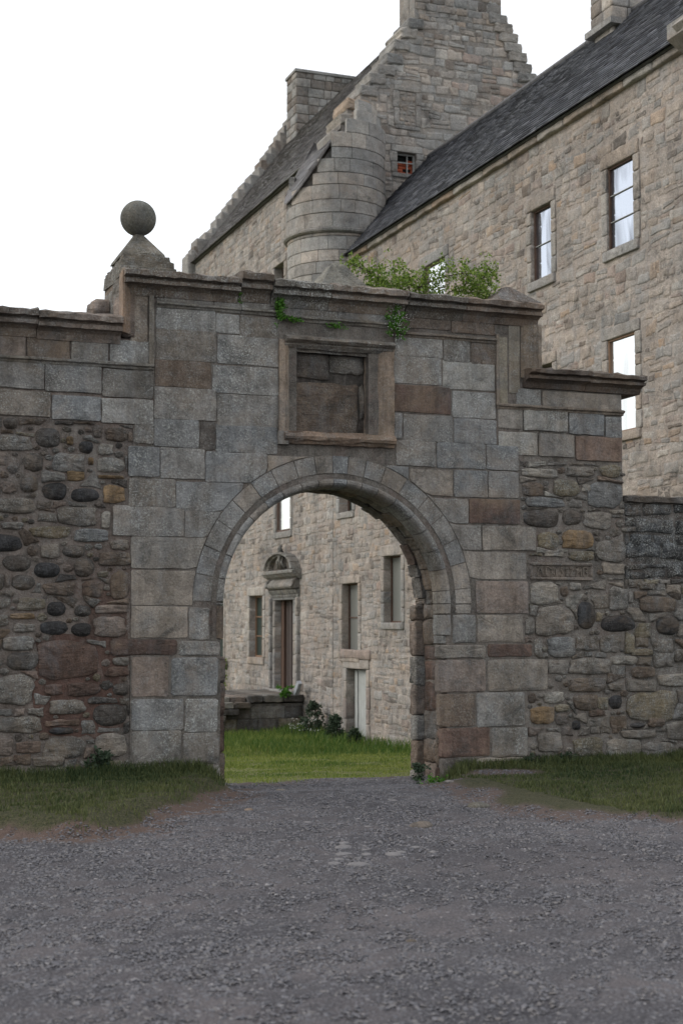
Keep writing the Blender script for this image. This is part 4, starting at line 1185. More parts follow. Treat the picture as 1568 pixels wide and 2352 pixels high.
pm = (yl + yr) / 2; pr_ = (yl - yr) / 2 + .05; ph = dc(760, 150)[1] - zE
for k in range(8):
    a0, a1 = 180 * k / 8 + .8, 180 * (k + 1) / 8 - .8
    v, f = sweep([(1.0, .0), (1.0, .24), (.90, .25), (.86, .18), (.80, .16), (.78, .02), (.78, -.1), (1.0, -.1)],
                 [((XW, pm, zE + .035), (0, math.cos(R(a0 + (a1 - a0) * i / 3)) * pr_, math.sin(R(a0 + (a1 - a0) * i / 3)) * ph), (-1, 0, 0)) for i in range(4)], .003)
    mesh_obj('pediment_rib', v, f, M_HOUSE, tower, DCT)
v, f = stone_geo([(-(pm + pr_ * .82 * math.cos(t)), zE + .03 + ph * .82 * math.sin(t)) for t in [math.pi * i / 12 for i in range(13)]], FR_WEST, .05, .1, .01, .0, .01); mesh_obj('tympanum', v, f, M_HOUSE, tower, (.07, .066, .06, .2), smooth=True)
for (dy, z0_, h_, r_) in ((.22, .08, .34, .05), (.0, .05, .52, .06), (-.22, .08, .28, .045), (.1, .3, .2, .04)):
    g = Geo(); g.tube([(XW - .09, pm + dy, zE + z0_), (XW - .16, pm + dy * .8, zE + z0_ + h_ * .5), (XW - .10, pm + dy * .5, zE + z0_ + h_)], r_, r_ * .6, 7, (.16, .155, .14, .6)); g.build('carved_scroll', M_HOUSE, tower, smooth=True)
g = Geo(); g.tube([(XW - .12, pm, zE + ph), (XW - .16, pm, zE + ph + .12), (XW - .12, pm, zE + ph + .22)], .09, .04, 8, (.10, .10, .09, .6)); g.build('pediment_knop', M_HOUSE, tower, smooth=True)
for s_, yy in ((-1, yr), (1, yl)):
    g = Geo(); y0_, y1_ = (yy - .02, yy + .10) if s_ < 0 else (yy - .10, yy + .02)
    nn = 5
    for k in range(nn):
        za_, zb2 = D1[2] + (zA - D1[2]) * k / nn + .004, D1[2] + (zA - D1[2]) * (k + 1) / nn - .004
        v, f = stone_geo(rect_poly(-y1_, za_, -y0_, zb2, .006, .012, 3), FR_WEST, .085, .1, .02, .004, .004); mesh_obj('pilaster_stone', v, f, M_HOUSE, tower, tintof(rng.choice('vxux')), smooth=True)

# --- roofs
def slate_roof(name, E0, E1, up, rows, pitch_len, parent, tints, wmin, wmax, th=.018, lo=0):
    """E0-E1 the eave line, up the unit vector up the slope; courses of separate slates with thickness"""
    g = Geo()
    E0, E1, up = Vector(E0), Vector(E1), Vector(up).normalized()
    ax = (E1 - E0).normalized(); L = (E1 - E0).length
    nn = ax.cross(up).normalized()
    if nn.z < 0: nn = -nn
    for r in range(rows):
        s = pitch_len * r / rows; e = pitch_len * (r + 1) / rows + pitch_len / rows * .7
        e = min(e, pitch_len + .02)
        t = -rng.uniform(0, wmax)
        sag = .02 * math.sin(r * .5)
        while t < L:
            w = rng.uniform(wmin, wmax)
            a, b = max(0, t + .004), min(L, t + w - .004)
            if b - a > .02:
                sj = s + rng.uniform(-.012, .012); lift = rng.uniform(.0, .008)
                wob = .03 * math.sin((E0 + ax * a).y * .8 + 1) * math.sin(math.pi * s / pitch_len)
                p0 = E0 + ax * a + up * sj + nn * (.035 + lift + wob); p1 = E0 + ax * b + up * sj + nn * (.035 + rng.uniform(0, .008) + wob)
                p2 = E0 + ax * b + up * e + nn * (.004 + wob); p3 = E0 + ax * a + up * e + nn * (.004 + wob)
                d = nn * th
                c = rng.choice(tints); k = rng.uniform(.7, 1.3)
                g.add([p0, p1, p2, p3, p0 - d, p1 - d], [(0, 1, 2, 3), (4, 5, 1, 0), (0, 3, 4), (1, 5, 2)], (c[0] * k, c[1] * k, c[2] * k, 1))
            t += w
    o = g.build(name, M_SLATE, parent, kind='stuff')
    return o
ZR, XRI = 12.91, 8.90
SL_D = [(.056, .060, .074), (.088, .093, .110), (.044, .046, .055), (.125, .130, .147), (.066, .070, .083)]
SL_W = [(.085, .078, .078), (.060, .055, .056), (.11, .10, .098), (.13, .125, .12), (.075, .066, .066)]
up = Vector((XRI - (XW - .16), 0, ZR - (ZEAV - .02)))
g = Geo()
def roof_body(x0, z0, xr, zr, x1, y0, y1, parent, tint):
    g = Geo()
    pts = [(x0, z0), (xr, zr), (x1, z0), (x1, z0 - .05), (x0 + .02, z0 - .03)]
    g.add([(a, y0, b) for a, b in pts] + [(a, y1, b) for a, b in pts], [(0, 1, 2, 3, 4), (9, 8, 7, 6, 5), (0, 5, 6, 1), (1, 6, 7, 2), (2, 7, 8, 3), (3, 8, 9, 4), (4, 9, 5, 0)], tint)
    return g.build('roof_deck', M_SLATE, parent)
roof_body(XW - .12, ZEAV + .02, XRI, ZR, 2 * XRI - XW + .1, 2.3, YG, rng_b, (.03, .03, .034, 1))
slate_roof('roof_slates', (XW - .16, 2.32, ZEAV + .0), (XW - .16, YG - .02, ZEAV + .0), up, 30, up.length, rng_b, SL_D, .14, .30)
for (a, b) in pieces(2.4, YG, .35, .55):
    g = Geo(); g.tube([(XRI, a + .01, ZR + .03), (XRI, b - .01, ZR + .03)], .075, .075, 8, (.07, .07, .075, 1)); g.build('ridge_tile', M_SLATE, rng_b)
# walls closing the range behind
g = Geo(); xe = 2 * XRI - XW
g.box((xe - .4, 2.4, -1.4), (xe, YG, ZEAV), (.27, .23, .2, .3)); g.box((XW + .3, 2.4, -1.4), (xe - .4, 2.8, ZEAV - .05), (.27, .23, .2, .3))
g.add([(XW + .1, 2.6, ZEAV - .05), (xe, 2.6, ZEAV - .05), (XRI, 2.6, ZR)], [(0, 1, 2)], (.27, .23, .2, .3)); g.build('back_wall', M_HOUSE, rng_b)
# skew at the south end with its corner block
sk = at(1556, 84, 0, XW)
for k in range(9):
    t0, t1 = k / 9, (k + 1) / 9 - .01
    A = Vector((XW - .22, 2.05, ZEAV - .05)) + Vector((up.x + .1, 0, up.z)) * t0; B = Vector((XW - .22, 2.05, ZEAV - .05)) + Vector((up.x + .1, 0, up.z)) * t1
    nn = Vector((-up.z, 0, up.x)).normalized() * .22
    g = Geo(); g.add([A, B, B + nn, A + nn, A + Vector((0, .42, 0)), B + Vector((0, .42, 0)), B + nn + Vector((0, .42, 0)), A + nn + Vector((0, .42, 0))], [(0, 3, 2, 1), (4, 5, 6, 7), (0, 1, 5, 4), (1, 2, 6, 5), (2, 3, 7, 6), (3, 0, 4, 7)], tintof('v')); g.build('skew_stone', M_HOUSE, rng_b)
g = Geo(); g.add([(XW - .30, 2.0, ZEAV + .0), (XW + .1, 2.0, ZEAV - .25), (XW + .1, 2.72, ZEAV - .25), (XW - .30, 2.72, ZEAV + .0), (XW - .30, 2.0, ZEAV + .22), (XW + .1, 2.0, ZEAV + .30), (XW + .1, 2.72, ZEAV + .30), (XW - .30, 2.72, ZEAV + .22)],
                 [(0, 1, 2, 3), (7, 6, 5, 4), (0, 4, 5, 1), (1, 5, 6, 2), (2, 6, 7, 3), (3, 7, 4, 0)], tintof('v')); g.build('skew_putt', M_HOUSE, rng_b)
# chimney of the long range
def block_box(parent, x0, y0, z0, x1, y1, z1, kinds, ch=.24, name='chimney_block', mat=None):
    """a hollow masonry shaft of separate blocks round a core"""
    g = Geo(); g.box((x0 + .03, y0 + .03, z0), (x1 - .03, y1 - .03, z1), (.18, .165, .15, .3)); g.build('chimney_core', M_MORT, parent)
    z = z0
    while z < z1 - .02:
        h = min(ch * rng.uniform(.75, 1.25), z1 - z)
        if z1 - z - h < .08: h = z1 - z
        for side, (O, U, Nn, L) in enumerate((((x0, y0, 0), (1, 0, 0), (0, -1, 0), x1 - x0), ((x0, y1, 0), (0, -1, 0), (-1, 0, 0), y1 - y0), ((x1, y0, 0), (0, 1, 0), (1, 0, 0), y1 - y0), ((x1, y1, 0), (-1, 0, 0), (0, 1, 0), x1 - x0))):
            u = 0
            while u < L - .01:
                w = rng.uniform(.22, .55)
                if L - u - w < .15: w = L - u
                v, f = stone_geo(rect_poly(u + .005, z + .005, u + w - .005, z + h - .005, .006, .02, 2), (Vector(O), Vector(U), Vector((0, 0, 1)), Vector(Nn)), rng.uniform(-.006, .006), .05, .015, .008, .006, .7)
                if side < 2: mesh_obj(name, v, f, mat or M_HOUSE, parent, tintof(rng.choice(kinds), .15), smooth=True)
                u += w
        z += h
xc = XRI - .42
cy0, cy1 = at(1407, 60, 0, xc)[1], at(1363, 60, 0, xc)[1]
zled = at(1407, 58, 0, xc)[2]
ch_r = tag(bpy.data.objects.new('chimney', None), None); COL.objects.link(ch_r); parent_keep(ch_r, rng_b)
block_box(ch_r, xc, cy0, 12.1, XRI + .42, cy1, zled, 'utv')
block_box(ch_r, xc - .05, cy0 - .05, zled + .12, XRI + .47, cy1 + .05, 17.5, 'vxsq')
g = Geo(); g.box((xc - .13, cy0 - .13, zled), (XRI + .55, cy1 + .13, zled + .118), tintof('x')); g.build('chimney_ledge', M_HOUSE, ch_r)

# --- tower gable
TX0, TRX = XW, 9.69
TX1 = 2 * TRX - TX0
L_ST = [gb(*q) for q in ((760, 326), (782, 280), (798, 246), (828, 214), (848, 180), (866, 160), (888, 140), (905, 108), (920, 76), (938, 54), (952, 34))]
R_ST = [gb(*cv(7, *q)) for q in ((524, 60), (552, 95), (583, 150), (610, 205), (637, 262), (665, 315), (692, 375), (718, 430))]
while R_ST[-1][0] < TX1: R_ST.append((R_ST[-1][0] + .27, R_ST[-1][1] - .50))
outline = [(TX0, -1.4), (TX1, -1.4), (TX1, R_ST[-1][1])]
for i in range(len(R_ST) - 1, 0, -1):
    x, z = min(R_ST[i][0], TX1), R_ST[i][1]
    outline += [(x, z), (min(R_ST[i - 1][0], TX1), z)]
outline += [(R_ST[0][0], 17.2), (L_ST[-1][0], 17.2)]
for i in range(len(L_ST) - 1, 0, -1):
    outline += [(L_ST[i][0], L_ST[i - 1][1] + (L_ST[i][1] - L_ST[i - 1][1]) * .5), (L_ST[i - 1][0], L_ST[i - 1][1] + (L_ST[i][1] - L_ST[i - 1][1]) * .5)]
outline += [(TX0, L_ST[0][1])]
dedup = []
for q in outline:
    if not dedup or math.hypot(q[0] - dedup[-1][0], q[1] - dedup[-1][1]) > 1e-4: dedup.append(q)
GWo = gb(912, 348); GWb = gb(956, 401)
GH = [GWo[0], GWb[0], GWb[1], GWo[1]]
BWo = gb(916, 208); BWb = gb(955, 292)
BH = [BWo[0], BWb[0], BWb[1], BWo[1]]
core('gable_core', [(max(x, TX0 + .06), z) for x, z in dedup], YG + .34, YG + .95, tower, M_HOUSE, (.22, .205, .19, .5))
wall_holes('wall', FR_GABLE, TX0, TX1, -1.4, 13.2, [GH], -.012, tower, M_HOUSE, (.22, .205, .19, .5))
# face of the gable above the eaves, in horizontal bands following the steps
def gable_span(z):
    xs = []
    for i in range(len(dedup)):
        a, b = dedup[i], dedup[(i + 1) % len(dedup)]
        if (a[1] > z) != (b[1] > z): xs.append(a[0] + (b[0] - a[0]) * (z - a[1]) / (b[1] - a[1]))
    return (min(xs), max(xs)) if len(xs) > 1 else None
zs = sorted({13.2, *[q[1] for q in dedup if q[1] > 13.2]})
g = Geo()
for a, b in zip(zs[:-1], zs[1:]):
    s_ = gable_span((a + b) / 2)
    if not s_: continue
    segs = [s_]
    if a < GH[3] and b > GH[2]: segs = [(s_[0], GH[0]), (GH[1], s_[1])]
    for (p, q) in segs: g.add([(p, YG + .012, a), (q, YG + .012, a), (q, YG + .012, b), (p, YG + .012, b)], [(0, 1, 2, 3)], (.27, .25, .23, .5))
    for (p, sx) in ((s_[0], 0), (s_[1], 0)): g.add([(p, YG + .012, a), (p, YG + .36, a), (p, YG + .36, b), (p, YG + .012, b)], [(0, 1, 2, 3)], (.20, .185, .17, .5))
g.build('wall', M_HOUSE, tower)
def gsur(h, w, fill=False, lintel_k='x'):
    u0, u1, v0, v1 = h
    for (a, b, c, e) in ((u0 - w, u1 + w, v1, v1 + w * 1.05), (u0 - w * .8, u1 + w * .8, v0 - w * .7, v0), (u0 - w, u0, v0 + .003, (v0 + v1) / 2), (u0 - w * 1.3, u0, (v0 + v1) / 2 + .004, v1 - .003), (u1, u1 + w, v0 + .003, (v0 + v1) / 2 + .1), (u1, u1 + w * 1.2, (v0 + v1) / 2 + .104, v1 - .003)):
        v, f = stone_geo(rect_poly(a, c, b, e, .005, .015, 3), FR_GABLE, .02, .2, .012, .004, .004, .8)
        mesh_obj('surround_stone', v, f, M_HOUSE, tower, tintof(rng.choice('vxv'), .1), smooth=True)
    return [(u0 - w, v0 - w * .7), (u1 + w, v0 - w * .7), (u1 + w, v1 + w * 1.05), (u0 - w, v1 + w * 1.05)]
fixg = [gsur(GH, .16), gsur(BH, .13)]
fixg_in = [(BH[0], BH[2]), (BH[1], BH[2]), (BH[1], BH[3]), (BH[0], BH[3])]
c2 = rubble_cells(BH[0] + .01, BH[2] + .01, BH[1] - .01, BH[3] - .01, [], .10, .16, (1, 1.6), .01)
for c in c2:
    v, f = stone_geo(chaikin(c, 1), FR_GABLE, -.004, .02, .01, .012, .005); mesh_obj('infill_stone', v, f, M_HOUSE, tower, tintof(rng.choice('uvt'), .15), smooth=True)
# small gable window with red brick behind its broken panes
g = Geo(); fw = .035
g.box((GH[0], YG + .13, GH[2]), (GH[0] + fw, YG + .17, GH[3])); g.box((GH[1] - fw, YG + .13, GH[2]), (GH[1], YG + .17, GH[3]))
g.box((GH[0] + fw, YG + .13, GH[2]), (GH[1] - fw, YG + .17, GH[2] + fw)); g.box((GH[0] + fw, YG + .13, GH[3] - fw), (GH[1] - fw, YG + .17, GH[3]))
gwin = g.build('window', M_SHEET, tower); gwin['label'] = 'small four pane window blocked with red brick'
g = Geo(); gmx, gmz = (GH[0] + GH[1]) / 2 + .06, (GH[2] + GH[3]) / 2 + .04
g.box((gmx - .012, YG + .125, GH[2] + fw), (gmx + .012, YG + .165, GH[3] - fw)); g.build('glazing_bar', M_SHEET, gwin)
g = Geo(); g.box((GH[0] + fw, YG + .128, gmz - .012), (gmx - .013, YG + .162, gmz + .012)); g.box((gmx + .013, YG + .128, gmz - .012), (GH[1] - fw, YG + .162, gmz + .012)); g.build('glazing_bar', M_SHEET, gwin)
z = GH[2] + .03; k = 0
while z < GH[3] - .05:
    x = GH[0] + .12 - (k % 2) * .08
    while x < GH[1] - .04:
        g = Geo(); g.box((x, YG + .22, z), (min(x + .19, GH[1] - .02), YG + .28, z + .062)); g.build('brick', M_RED if rng.random() < .7 and z < gmz + .1 else M_DARK, gwin)  # upper and some lower bricks painted near-black as shade in the opening
        x += .2
    z += .074; k += 1
g = Geo(); g.box((GH[0] - .05, YG + .30, GH[2] - .1), (GH[1] + .05, YG + .33, GH[3] + .1)); g.build('gable_shade_panel', M_DARK, tower)  # near-black sheet standing for the shade behind the bricks
# the core is only a backing, so a pocket in front of it lets the window be deep
TCX, TCY, TR = XW + .0, YG + .02, 0.0
def vis_g(u, v): return shows((u, YG, v))
def keep_g(a, b):
    s_ = gable_span(b) if b > 13.0 else (TX0, TX1)
    return s_ is not None and s_[0] - .01 <= a <= s_[1] + .01
cells = rubble_cells(TX0 + .3, 6.0, TX1, 17.3, fixg, .13, .28, (.9, 2.1), .014, keep=keep_g, jit=.3)
lay(cells, FR_GABLE, tower, M_HOUSE, 'gable_stone', [('t', 2), ('u', 4), ('v', 4), ('x', 3), ('q', 1), ('s', 1.5), ('c', 1)], 260, vis_g, bright=1.3, front=-.001, depth=.02, bev=.008, dome=.005, rough=.006, jf=.006)
# crow steps: one capping block to each step of the gable
def crow(x0, x1, zt, y0, y1, h=.26, k=None):
    v, f = stone_geo(rect_poly(x0, zt - h, x1, zt, .02, .03, 3), (Vector((0, y0, 0)), Vector((1, 0, 0)), Vector((0, 0, 1)), Vector((0, -1, 0))), .05, y1 - y0 + .08, .025, .01, .01, .75)
    mesh_obj('crow_step', v, f, M_HOUSE, tower, tintof(k or rng.choice('vxsx'), .15), smooth=False)
for i in range(1, len(R_ST)):
    if R_ST[i][0] > TX1: break
    crow(R_ST[i][0] - .48, R_ST[i][0] + .03, R_ST[i][1] + .03, YG, YG + .9)
for i in range(len(L_ST) - 1):
    crow(L_ST[i][0] - .02, L_ST[i + 1][0] + .22, (L_ST[i][1] + L_ST[i + 1][1]) / 2 + .02, YG, YG + .9, k='z' if i == 2 else None)
# gable chimney
ch_t = bpy.data.objects.new('chimney', None); COL.objects.link(ch_t); parent_keep(ch_t, tower)
block_box(ch_t, L_ST[-1][0] + .02, YG - .01, 16.6, R_ST[0][0], YG + 1.0, 19.6, 'uvxtq', .22)

# --- tower roof
ZTR = 17.45
upt = Vector((TRX - (TX0 - .12), 0, ZTR - (ZTEAV - .02)))
roof_body(TX0 - .08, ZTEAV + .02, TRX, ZTR, TX1 + .1, YG + .9, 29.8, tower, (.05, .047, .047, 1))
slate_roof('roof_slates', (TX0 - .12, YG + .15, ZTEAV + .0), (TX0 - .12, 29.7, ZTEAV + .0), upt, 30, upt.length, tower, SL_W, .2, .42, .03)
# far gable with its crow steps and wallhead chimney
YN = 29.7
NST = [at(407.7 + .4 * a, .4 * b, 1, YN) for a, b in ((60, 1490), (80, 1455), (95, 1430), (108, 1410), (160, 1365), (195, 1330), (222, 1303), (250, 1250), (283, 1213), (310, 1172), (345, 1135), (380, 1085), (420, 1045), (465, 1000), (480, 955), (507, 915), (535, 875), (560, 840), (584, 800), (610, 757), (640, 715), (670, 670))]
g = Geo()
for i in range(len(NST) - 1):
    a, b = NST[i], NST[i + 1]
    v, f = stone_geo(rect_poly(a[0], a[2] - .8, b[0] + .3, b[2] - .02, .015, .02, 3), (Vector((0, YN, 0)), Vector((1, 0, 0)), Vector((0, 0, 1)), Vector((0, -1, 0))), .0, .7, .03, .01, .01, .75)
    mesh_obj('crow_step', v, f, M_HOUSE, tower, tintof(rng.choice('xvxq'), .15))
pc0 = at(680, 180, 1, 28.6); pc1 = at(790, 185, 1, 28.6); pcl = at(658, 190, 0, pc0[0])
zb_ = at(662, 305, 1, 29.2)[2]
ch_n = bpy.data.objects.new('chimney', None); COL.objects.link(ch_n); parent_keep(ch_n, tower)
ztop_n = at(689, 165, 1, 28.6)[2]
block_box(ch_n, pc0[0], 28.6, zb_ - .3, pc1[0] + .5, pcl[1], ztop_n, 'qvxqx', .26)
g = Geo(); g.box((pc0[0] - .04, 28.56, ztop_n), (pc1[0] + .54, pcl[1] + .04, ztop_n + .09), tintof('x')); g.build('chimney_ledge', M_HOUSE, ch_n)
g = Geo(); g.box((TX1 - .4, YG, -1.4), (TX1, 30.3, ZTEAV), (.22, .2, .18, .3)); g.box((TX0 + .02, 29.9, -1.4), (TX1, 30.3, ZTEAV), (.22, .2, .18, .3)); g.add([(TX0, 30.2, ZTEAV), (TX1, 30.2, ZTEAV), (TRX, 30.2, ZTR)], [(0, 1, 2)], (.22, .2, .18, .3)); g.build('back_wall', M_HOUSE, tower)

# --- round corner turret: coursed curved blocks, corbelled out above the doorway level
TRD = 1.17
tcx, tcy = XW + .08, YG + .02
zring = at(769, 531, 1, YG - 1.1)[2]
def cblock(a0, a1, z0, z1, r, k, name='turret_block'):
    cyy = tcy + max(0, z0 - 12.9) * .72
    n = 4
    pr = [(r - .14, z0 + .005), (r - .012, z0 + .005), (r, z0 + .016), (r + rng.uniform(-.003, .006), z1 - .016), (r - .012, z1 - .005), (r - .14, z1 - .005)]
    v, f = sweep(pr, [((tcx, cyy, 0), (math.cos(a0 + (a1 - a0) * i / (n - 1)), math.sin(a0 + (a1 - a0) * i / (n - 1)), 0), (0, 0, 1)) for i in range(n)], .003)
    tt_ = tintof(k, .12); mesh_obj(name, v, f, M_HOUSE, tower, (tt_[0] * 1.15, tt_[1] * 1.15, tt_[2] * 1.15, tt_[3]))
A0, A1 = R(110), R(375)           # faces from behind-west round the south to the gable
z = zring - 2.2
row = 0
ztt = lambda x: 13.3 + (x - XW) * 1.72
_c = [(tcx + (TRD - .05) * math.cos(2 * math.pi * i / 40), tcy + (TRD - .05) * math.sin(2 * math.pi * i / 40)) for i in range(40)]
g = Geo(); g.add([(x, y, zring - 2.1) for x, y in _c] + [(x, y + .1, min(12.9, ztt(x) - .06)) for x, y in _c], [(i, (i + 1) % 40, 40 + (i + 1) % 40, 40 + i) for i in range(40)] + [tuple(range(40, 80))], (.17, .16, .15, .4)); g.build('turret_core', M_HOUSE, tower)
while z < 14.3:
    h = rng.uniform(.25, .36)
    below = z + h < zring + .01
    if z < zring < z + h: h = zring - z; below = True
    rr = TRD if not below else TRD - .02
    if z < zring - 1.6: rr = TRD - .02 - (zring - 1.6 - z) * .8
    a = A0
    while a < A1:
        da = rng.uniform(.28, .62)
        if A1 - a - da < .15: da = A1 - a
        am = a + da / 2
        xm, ym = tcx + rr * math.cos(am), tcy + rr * math.sin(am)
        if z + h * .75 < ztt(xm) + (.12 if am < R(250) else .1 - max(0, z - 12.5) * .5):
            cblock(a + .004, a + da - .004, z, z + h, rr, rng.choice('vvxuvxxs' if z < 13 else 'xvsx'))
        a += da
    z += h
    if abs(z - zring) < .004:
        a = A0
        while a < A1:
            da = min(rng.uniform(.4, .7), A1 - a)
            pr = [(TRD - .1, z), (TRD + .02, z), (TRD + .07, z + .03), (TRD + .08, z + .08), (TRD + .03, z + .11), (TRD - .1, z + .11)]
            v, f = sweep(pr, [((tcx, tcy, 0), (math.cos(a + .003 + (da - .006) * i / 4), math.sin(a + .003 + (da - .006) * i / 4), 0), (0, 0, 1)) for i in range(5)], .004)
            mesh_obj('turret_string', v, f, M_HOUSE, tower, tintof('x', .1))
            a += da
        z += .112
# upper shoulder of the turret, a masonry slope rising with the gable
g = Geo()
# swept slates carrying the roof down over the turret
g = Geo()
vsl = []
nseg = 14
for r in range(7):
    for i in range(nseg):
        t0 = R(95 + (243 - 95) * i / nseg); t1 = R(95 + (243 - 95) * (i + 1) / nseg)
        f0 = r / 7; f1 = (r + 1) / 7 + .08
        c_ = rng.choice(SL_W); k_ = rng.uniform(.7, 1.3)
        def P(t, f_):
            x = tcx + (TRD + .06) * math.cos(t); y = tcy + (TRD + .06) * math.sin(t)
            z0_ = ztt(x) + .10
            xi, yi = XW + .12, max(y, YG - .02)
            return Vector((x + (xi - x) * f_, y + (yi - y) * f_ ** 1.5, z0_ + (13.28 - z0_) * f_ ** .9 + (.03 if f_ == f0 else 0)))
        p = [P(t0 + .004, f0), P(t1 - .004, f0), P(t1 - .004, f1), P(t0 + .004, f1)]
        q = [v_ - Vector((0, 0, .03)) for v_ in p[:2]]
        k_ *= .62
        p = [v_ + Vector((0, 0, rng.uniform(0, .03))) for v_ in p]
        g.add(p + q, [(0, 1, 2, 3), (4, 5, 1, 0)], (c_[0] * k_, c_[1] * k_, c_[2] * k_, 1))
g.build('turret_slates', M_SLATE, tower, kind='stuff')

# ================================================================== ground
def poly_mask(x, y):
    """grass, soil weights"""
    gr = so = 0.0
    if y < .35:
        a = sdist(VERGE_L, x, y); b = sdist(VERGE_R, x, y)
        w = .06 * math.sin(x * 5 + y * 3) + .05 * math.sin(x * 11 - y * 7)
        gr = max(smooth((a + w) / .12), smooth((b + w * 2) / .45))
        so = max(smooth((a + w + .42) / .25) if a > -.8 else 0, smooth((b + w + .30) / .3) * .8 if b > -.6 else 0)
        # worn bare patch in front of the right pier
        d = math.hypot((x - 1.75) / .42, (y + .55) / .35)
        if d < 1.3: gr *= smooth((d - .6) / .5); so = max(so, 1 - gr)
    else:
        e = y - (.72 + .12 * math.sin(x * 2.1) + .07 * math.sin(x * 6.3) + .9 * smooth((-x - .6) / .8))
        gr = smooth((e + .1) / .5); so = smooth((e + .4) / .4) * .6
    return gr, so
def axis_steps(a, b, near0, near1, fine, coarse_growth=1.25):
    xs = list(np.arange(near0, near1 + 1e-6, fine))
    s_ = fine; x = near0
    while x > a:
        s_ *= coarse_growth; x -= s_; xs.insert(0, x)
    s_ = fine; x = near1
    while x < b:
        s_ *= coarse_growth; x += s_; xs.append(x)
    return xs
gx = axis_steps(-600, 600, -6.5, 7.5, .10); gy = axis_steps(-600, 600, -13.5, 19, .10)
gv, gc = [], []
nr = np.random.default_rng(5)
for y in gy:
    for x in gx:
        inn = -8 < x < 9 and -14 < y < 20
        z = hgt(x, y) + (nr.normal() * .006 if inn else 0)
        g_, s_ = poly_mask(x, y) if -9 < x < 11 and y > -8 else (0.0 if y < .3 else 1.0, 0.0)
        if not inn and y > 0: g_ = max(g_, .9)
        if math.hypot(x, y) > 60: g_ = 1.0
        gv.append((x, y, z)); gc.append((g_, s_, 1.0 if y > .6 else 0.0, 1))
nx_ = len(gx)
gf = [(j * nx_ + i, j * nx_ + i + 1, (j + 1) * nx_ + i + 1, (j + 1) * nx_ + i) for j in range(len(gy) - 1) for i in range(nx_ - 1)]
def ground_mat():
    m, t, p = new_mat('ground')
    a = N(t, 'ShaderNodeAttribute', attribute_name='tint')
    sp = N(t, 'ShaderNodeSeparateColor'); t.links.new(a.outputs['Color'], sp.inputs[0])
    g = N(t, 'ShaderNodeNewGeometry'); pos = g.outputs['Position']
    def noise(sc, det=5, ro=.65):
        n = N(t, 'ShaderNodeTexNoise', Scale=sc, Detail=det, Roughness=ro); t.links.new(pos, n.inputs['Vector']); return n.outputs['Fac']
    def vor(sc):
        n = N(t, 'ShaderNodeTexVoronoi', Scale=sc); t.links.new(pos, n.inputs['Vector']); return n
    v1, v2 = vor(48), vor(95)
    # gravel: each chip its own grey
    c1 = ramp(t, v1.outputs['Color'], .1, .9, (.074, .073, .082, 1), (.140, .137, .148, 1))
    c2 = ramp(t, v2.outputs['Color'], .1, .9, (.064, .063, .072, 1), (.165, .160, .172, 1))
    gc_ = mixc(t, c1, c2, .5)
    gc_ = mixc(t, gc_, ramp(t, v1.outputs['Distance'], .0, .6, (1.15, 1.15, 1.15, 1), (.45, .44, .44, 1)), .8, 'MULTIPLY')
    gc_ = mixc(t, gc_, (.125, .110, .112, 1), mth(t, 'MULTIPLY', ramp(t, noise(.9, 6, .7), .44, .68), .6))
    gc_ = mixc(t, gc_, ramp(t, noise(.45, 4), .3, .7, (.78, .78, .8, 1), (1.2, 1.18, 1.16, 1)), 1.0, 'MULTIPLY')
    soil = mixc(t, (.075, .050, .042, 1), (.125, .090, .075, 1), noise(9, 7, .75))
    grs = mixc(t, (.018, .024, .010, 1), (.085, .078, .042, 1), ramp(t, noise(38, 6, .8), .38, .64))
    grs = mixc(t, grs, mixc(t, (.085, .105, .03, 1), (.17, .165, .07, 1), noise(6, 6, .75)), sp.outputs[2])  # courtyard grass lightened too, its open-sky light put into the colour
    fs_ = mth(t, 'MULTIPLY', sp.outputs[1], ramp(t, mth(t, 'ADD', noise(14, 5, .8), mth(t, 'MULTIPLY', sp.outputs[1], .35)), .45, .72))
    c = mixc(t, gc_, soil, fs_)
    fg = ramp(t, mth(t, 'ADD', mth(t, 'MULTIPLY', noise(18, 5, .8), .8), mth(t, 'MULTIPLY', sp.outputs[0], .6)), .55, .75)
    c = mixc(t, c, grs, mth(t, 'MULTIPLY', fg, sp.outputs[0]))
    t.links.new(c, p.inputs['Base Color'])
    p.inputs['Roughness'].default_value = .9
    p.inputs['Specular IOR Level'].default_value = .25
    h = mth(t, 'ADD', mth(t, 'MULTIPLY', v1.outputs['Distance'], -1.0), mth(t, 'ADD', mth(t, 'MULTIPLY', v2.outputs['Distance'], -.6), mth(t, 'MULTIPLY', noise(25, 4), .8)))
    b = N(t, 'ShaderNodeBump', Strength=.9, Distance=.012)
    t.links.new(h, b.inputs['Height']); t.links.new(b.outputs['Normal'], p.inputs['Normal'])
    return m
ground = mesh_obj('ground', gv, gf, ground_mat(), None, gc, smooth=True)
ground['kind'] = 'structure'

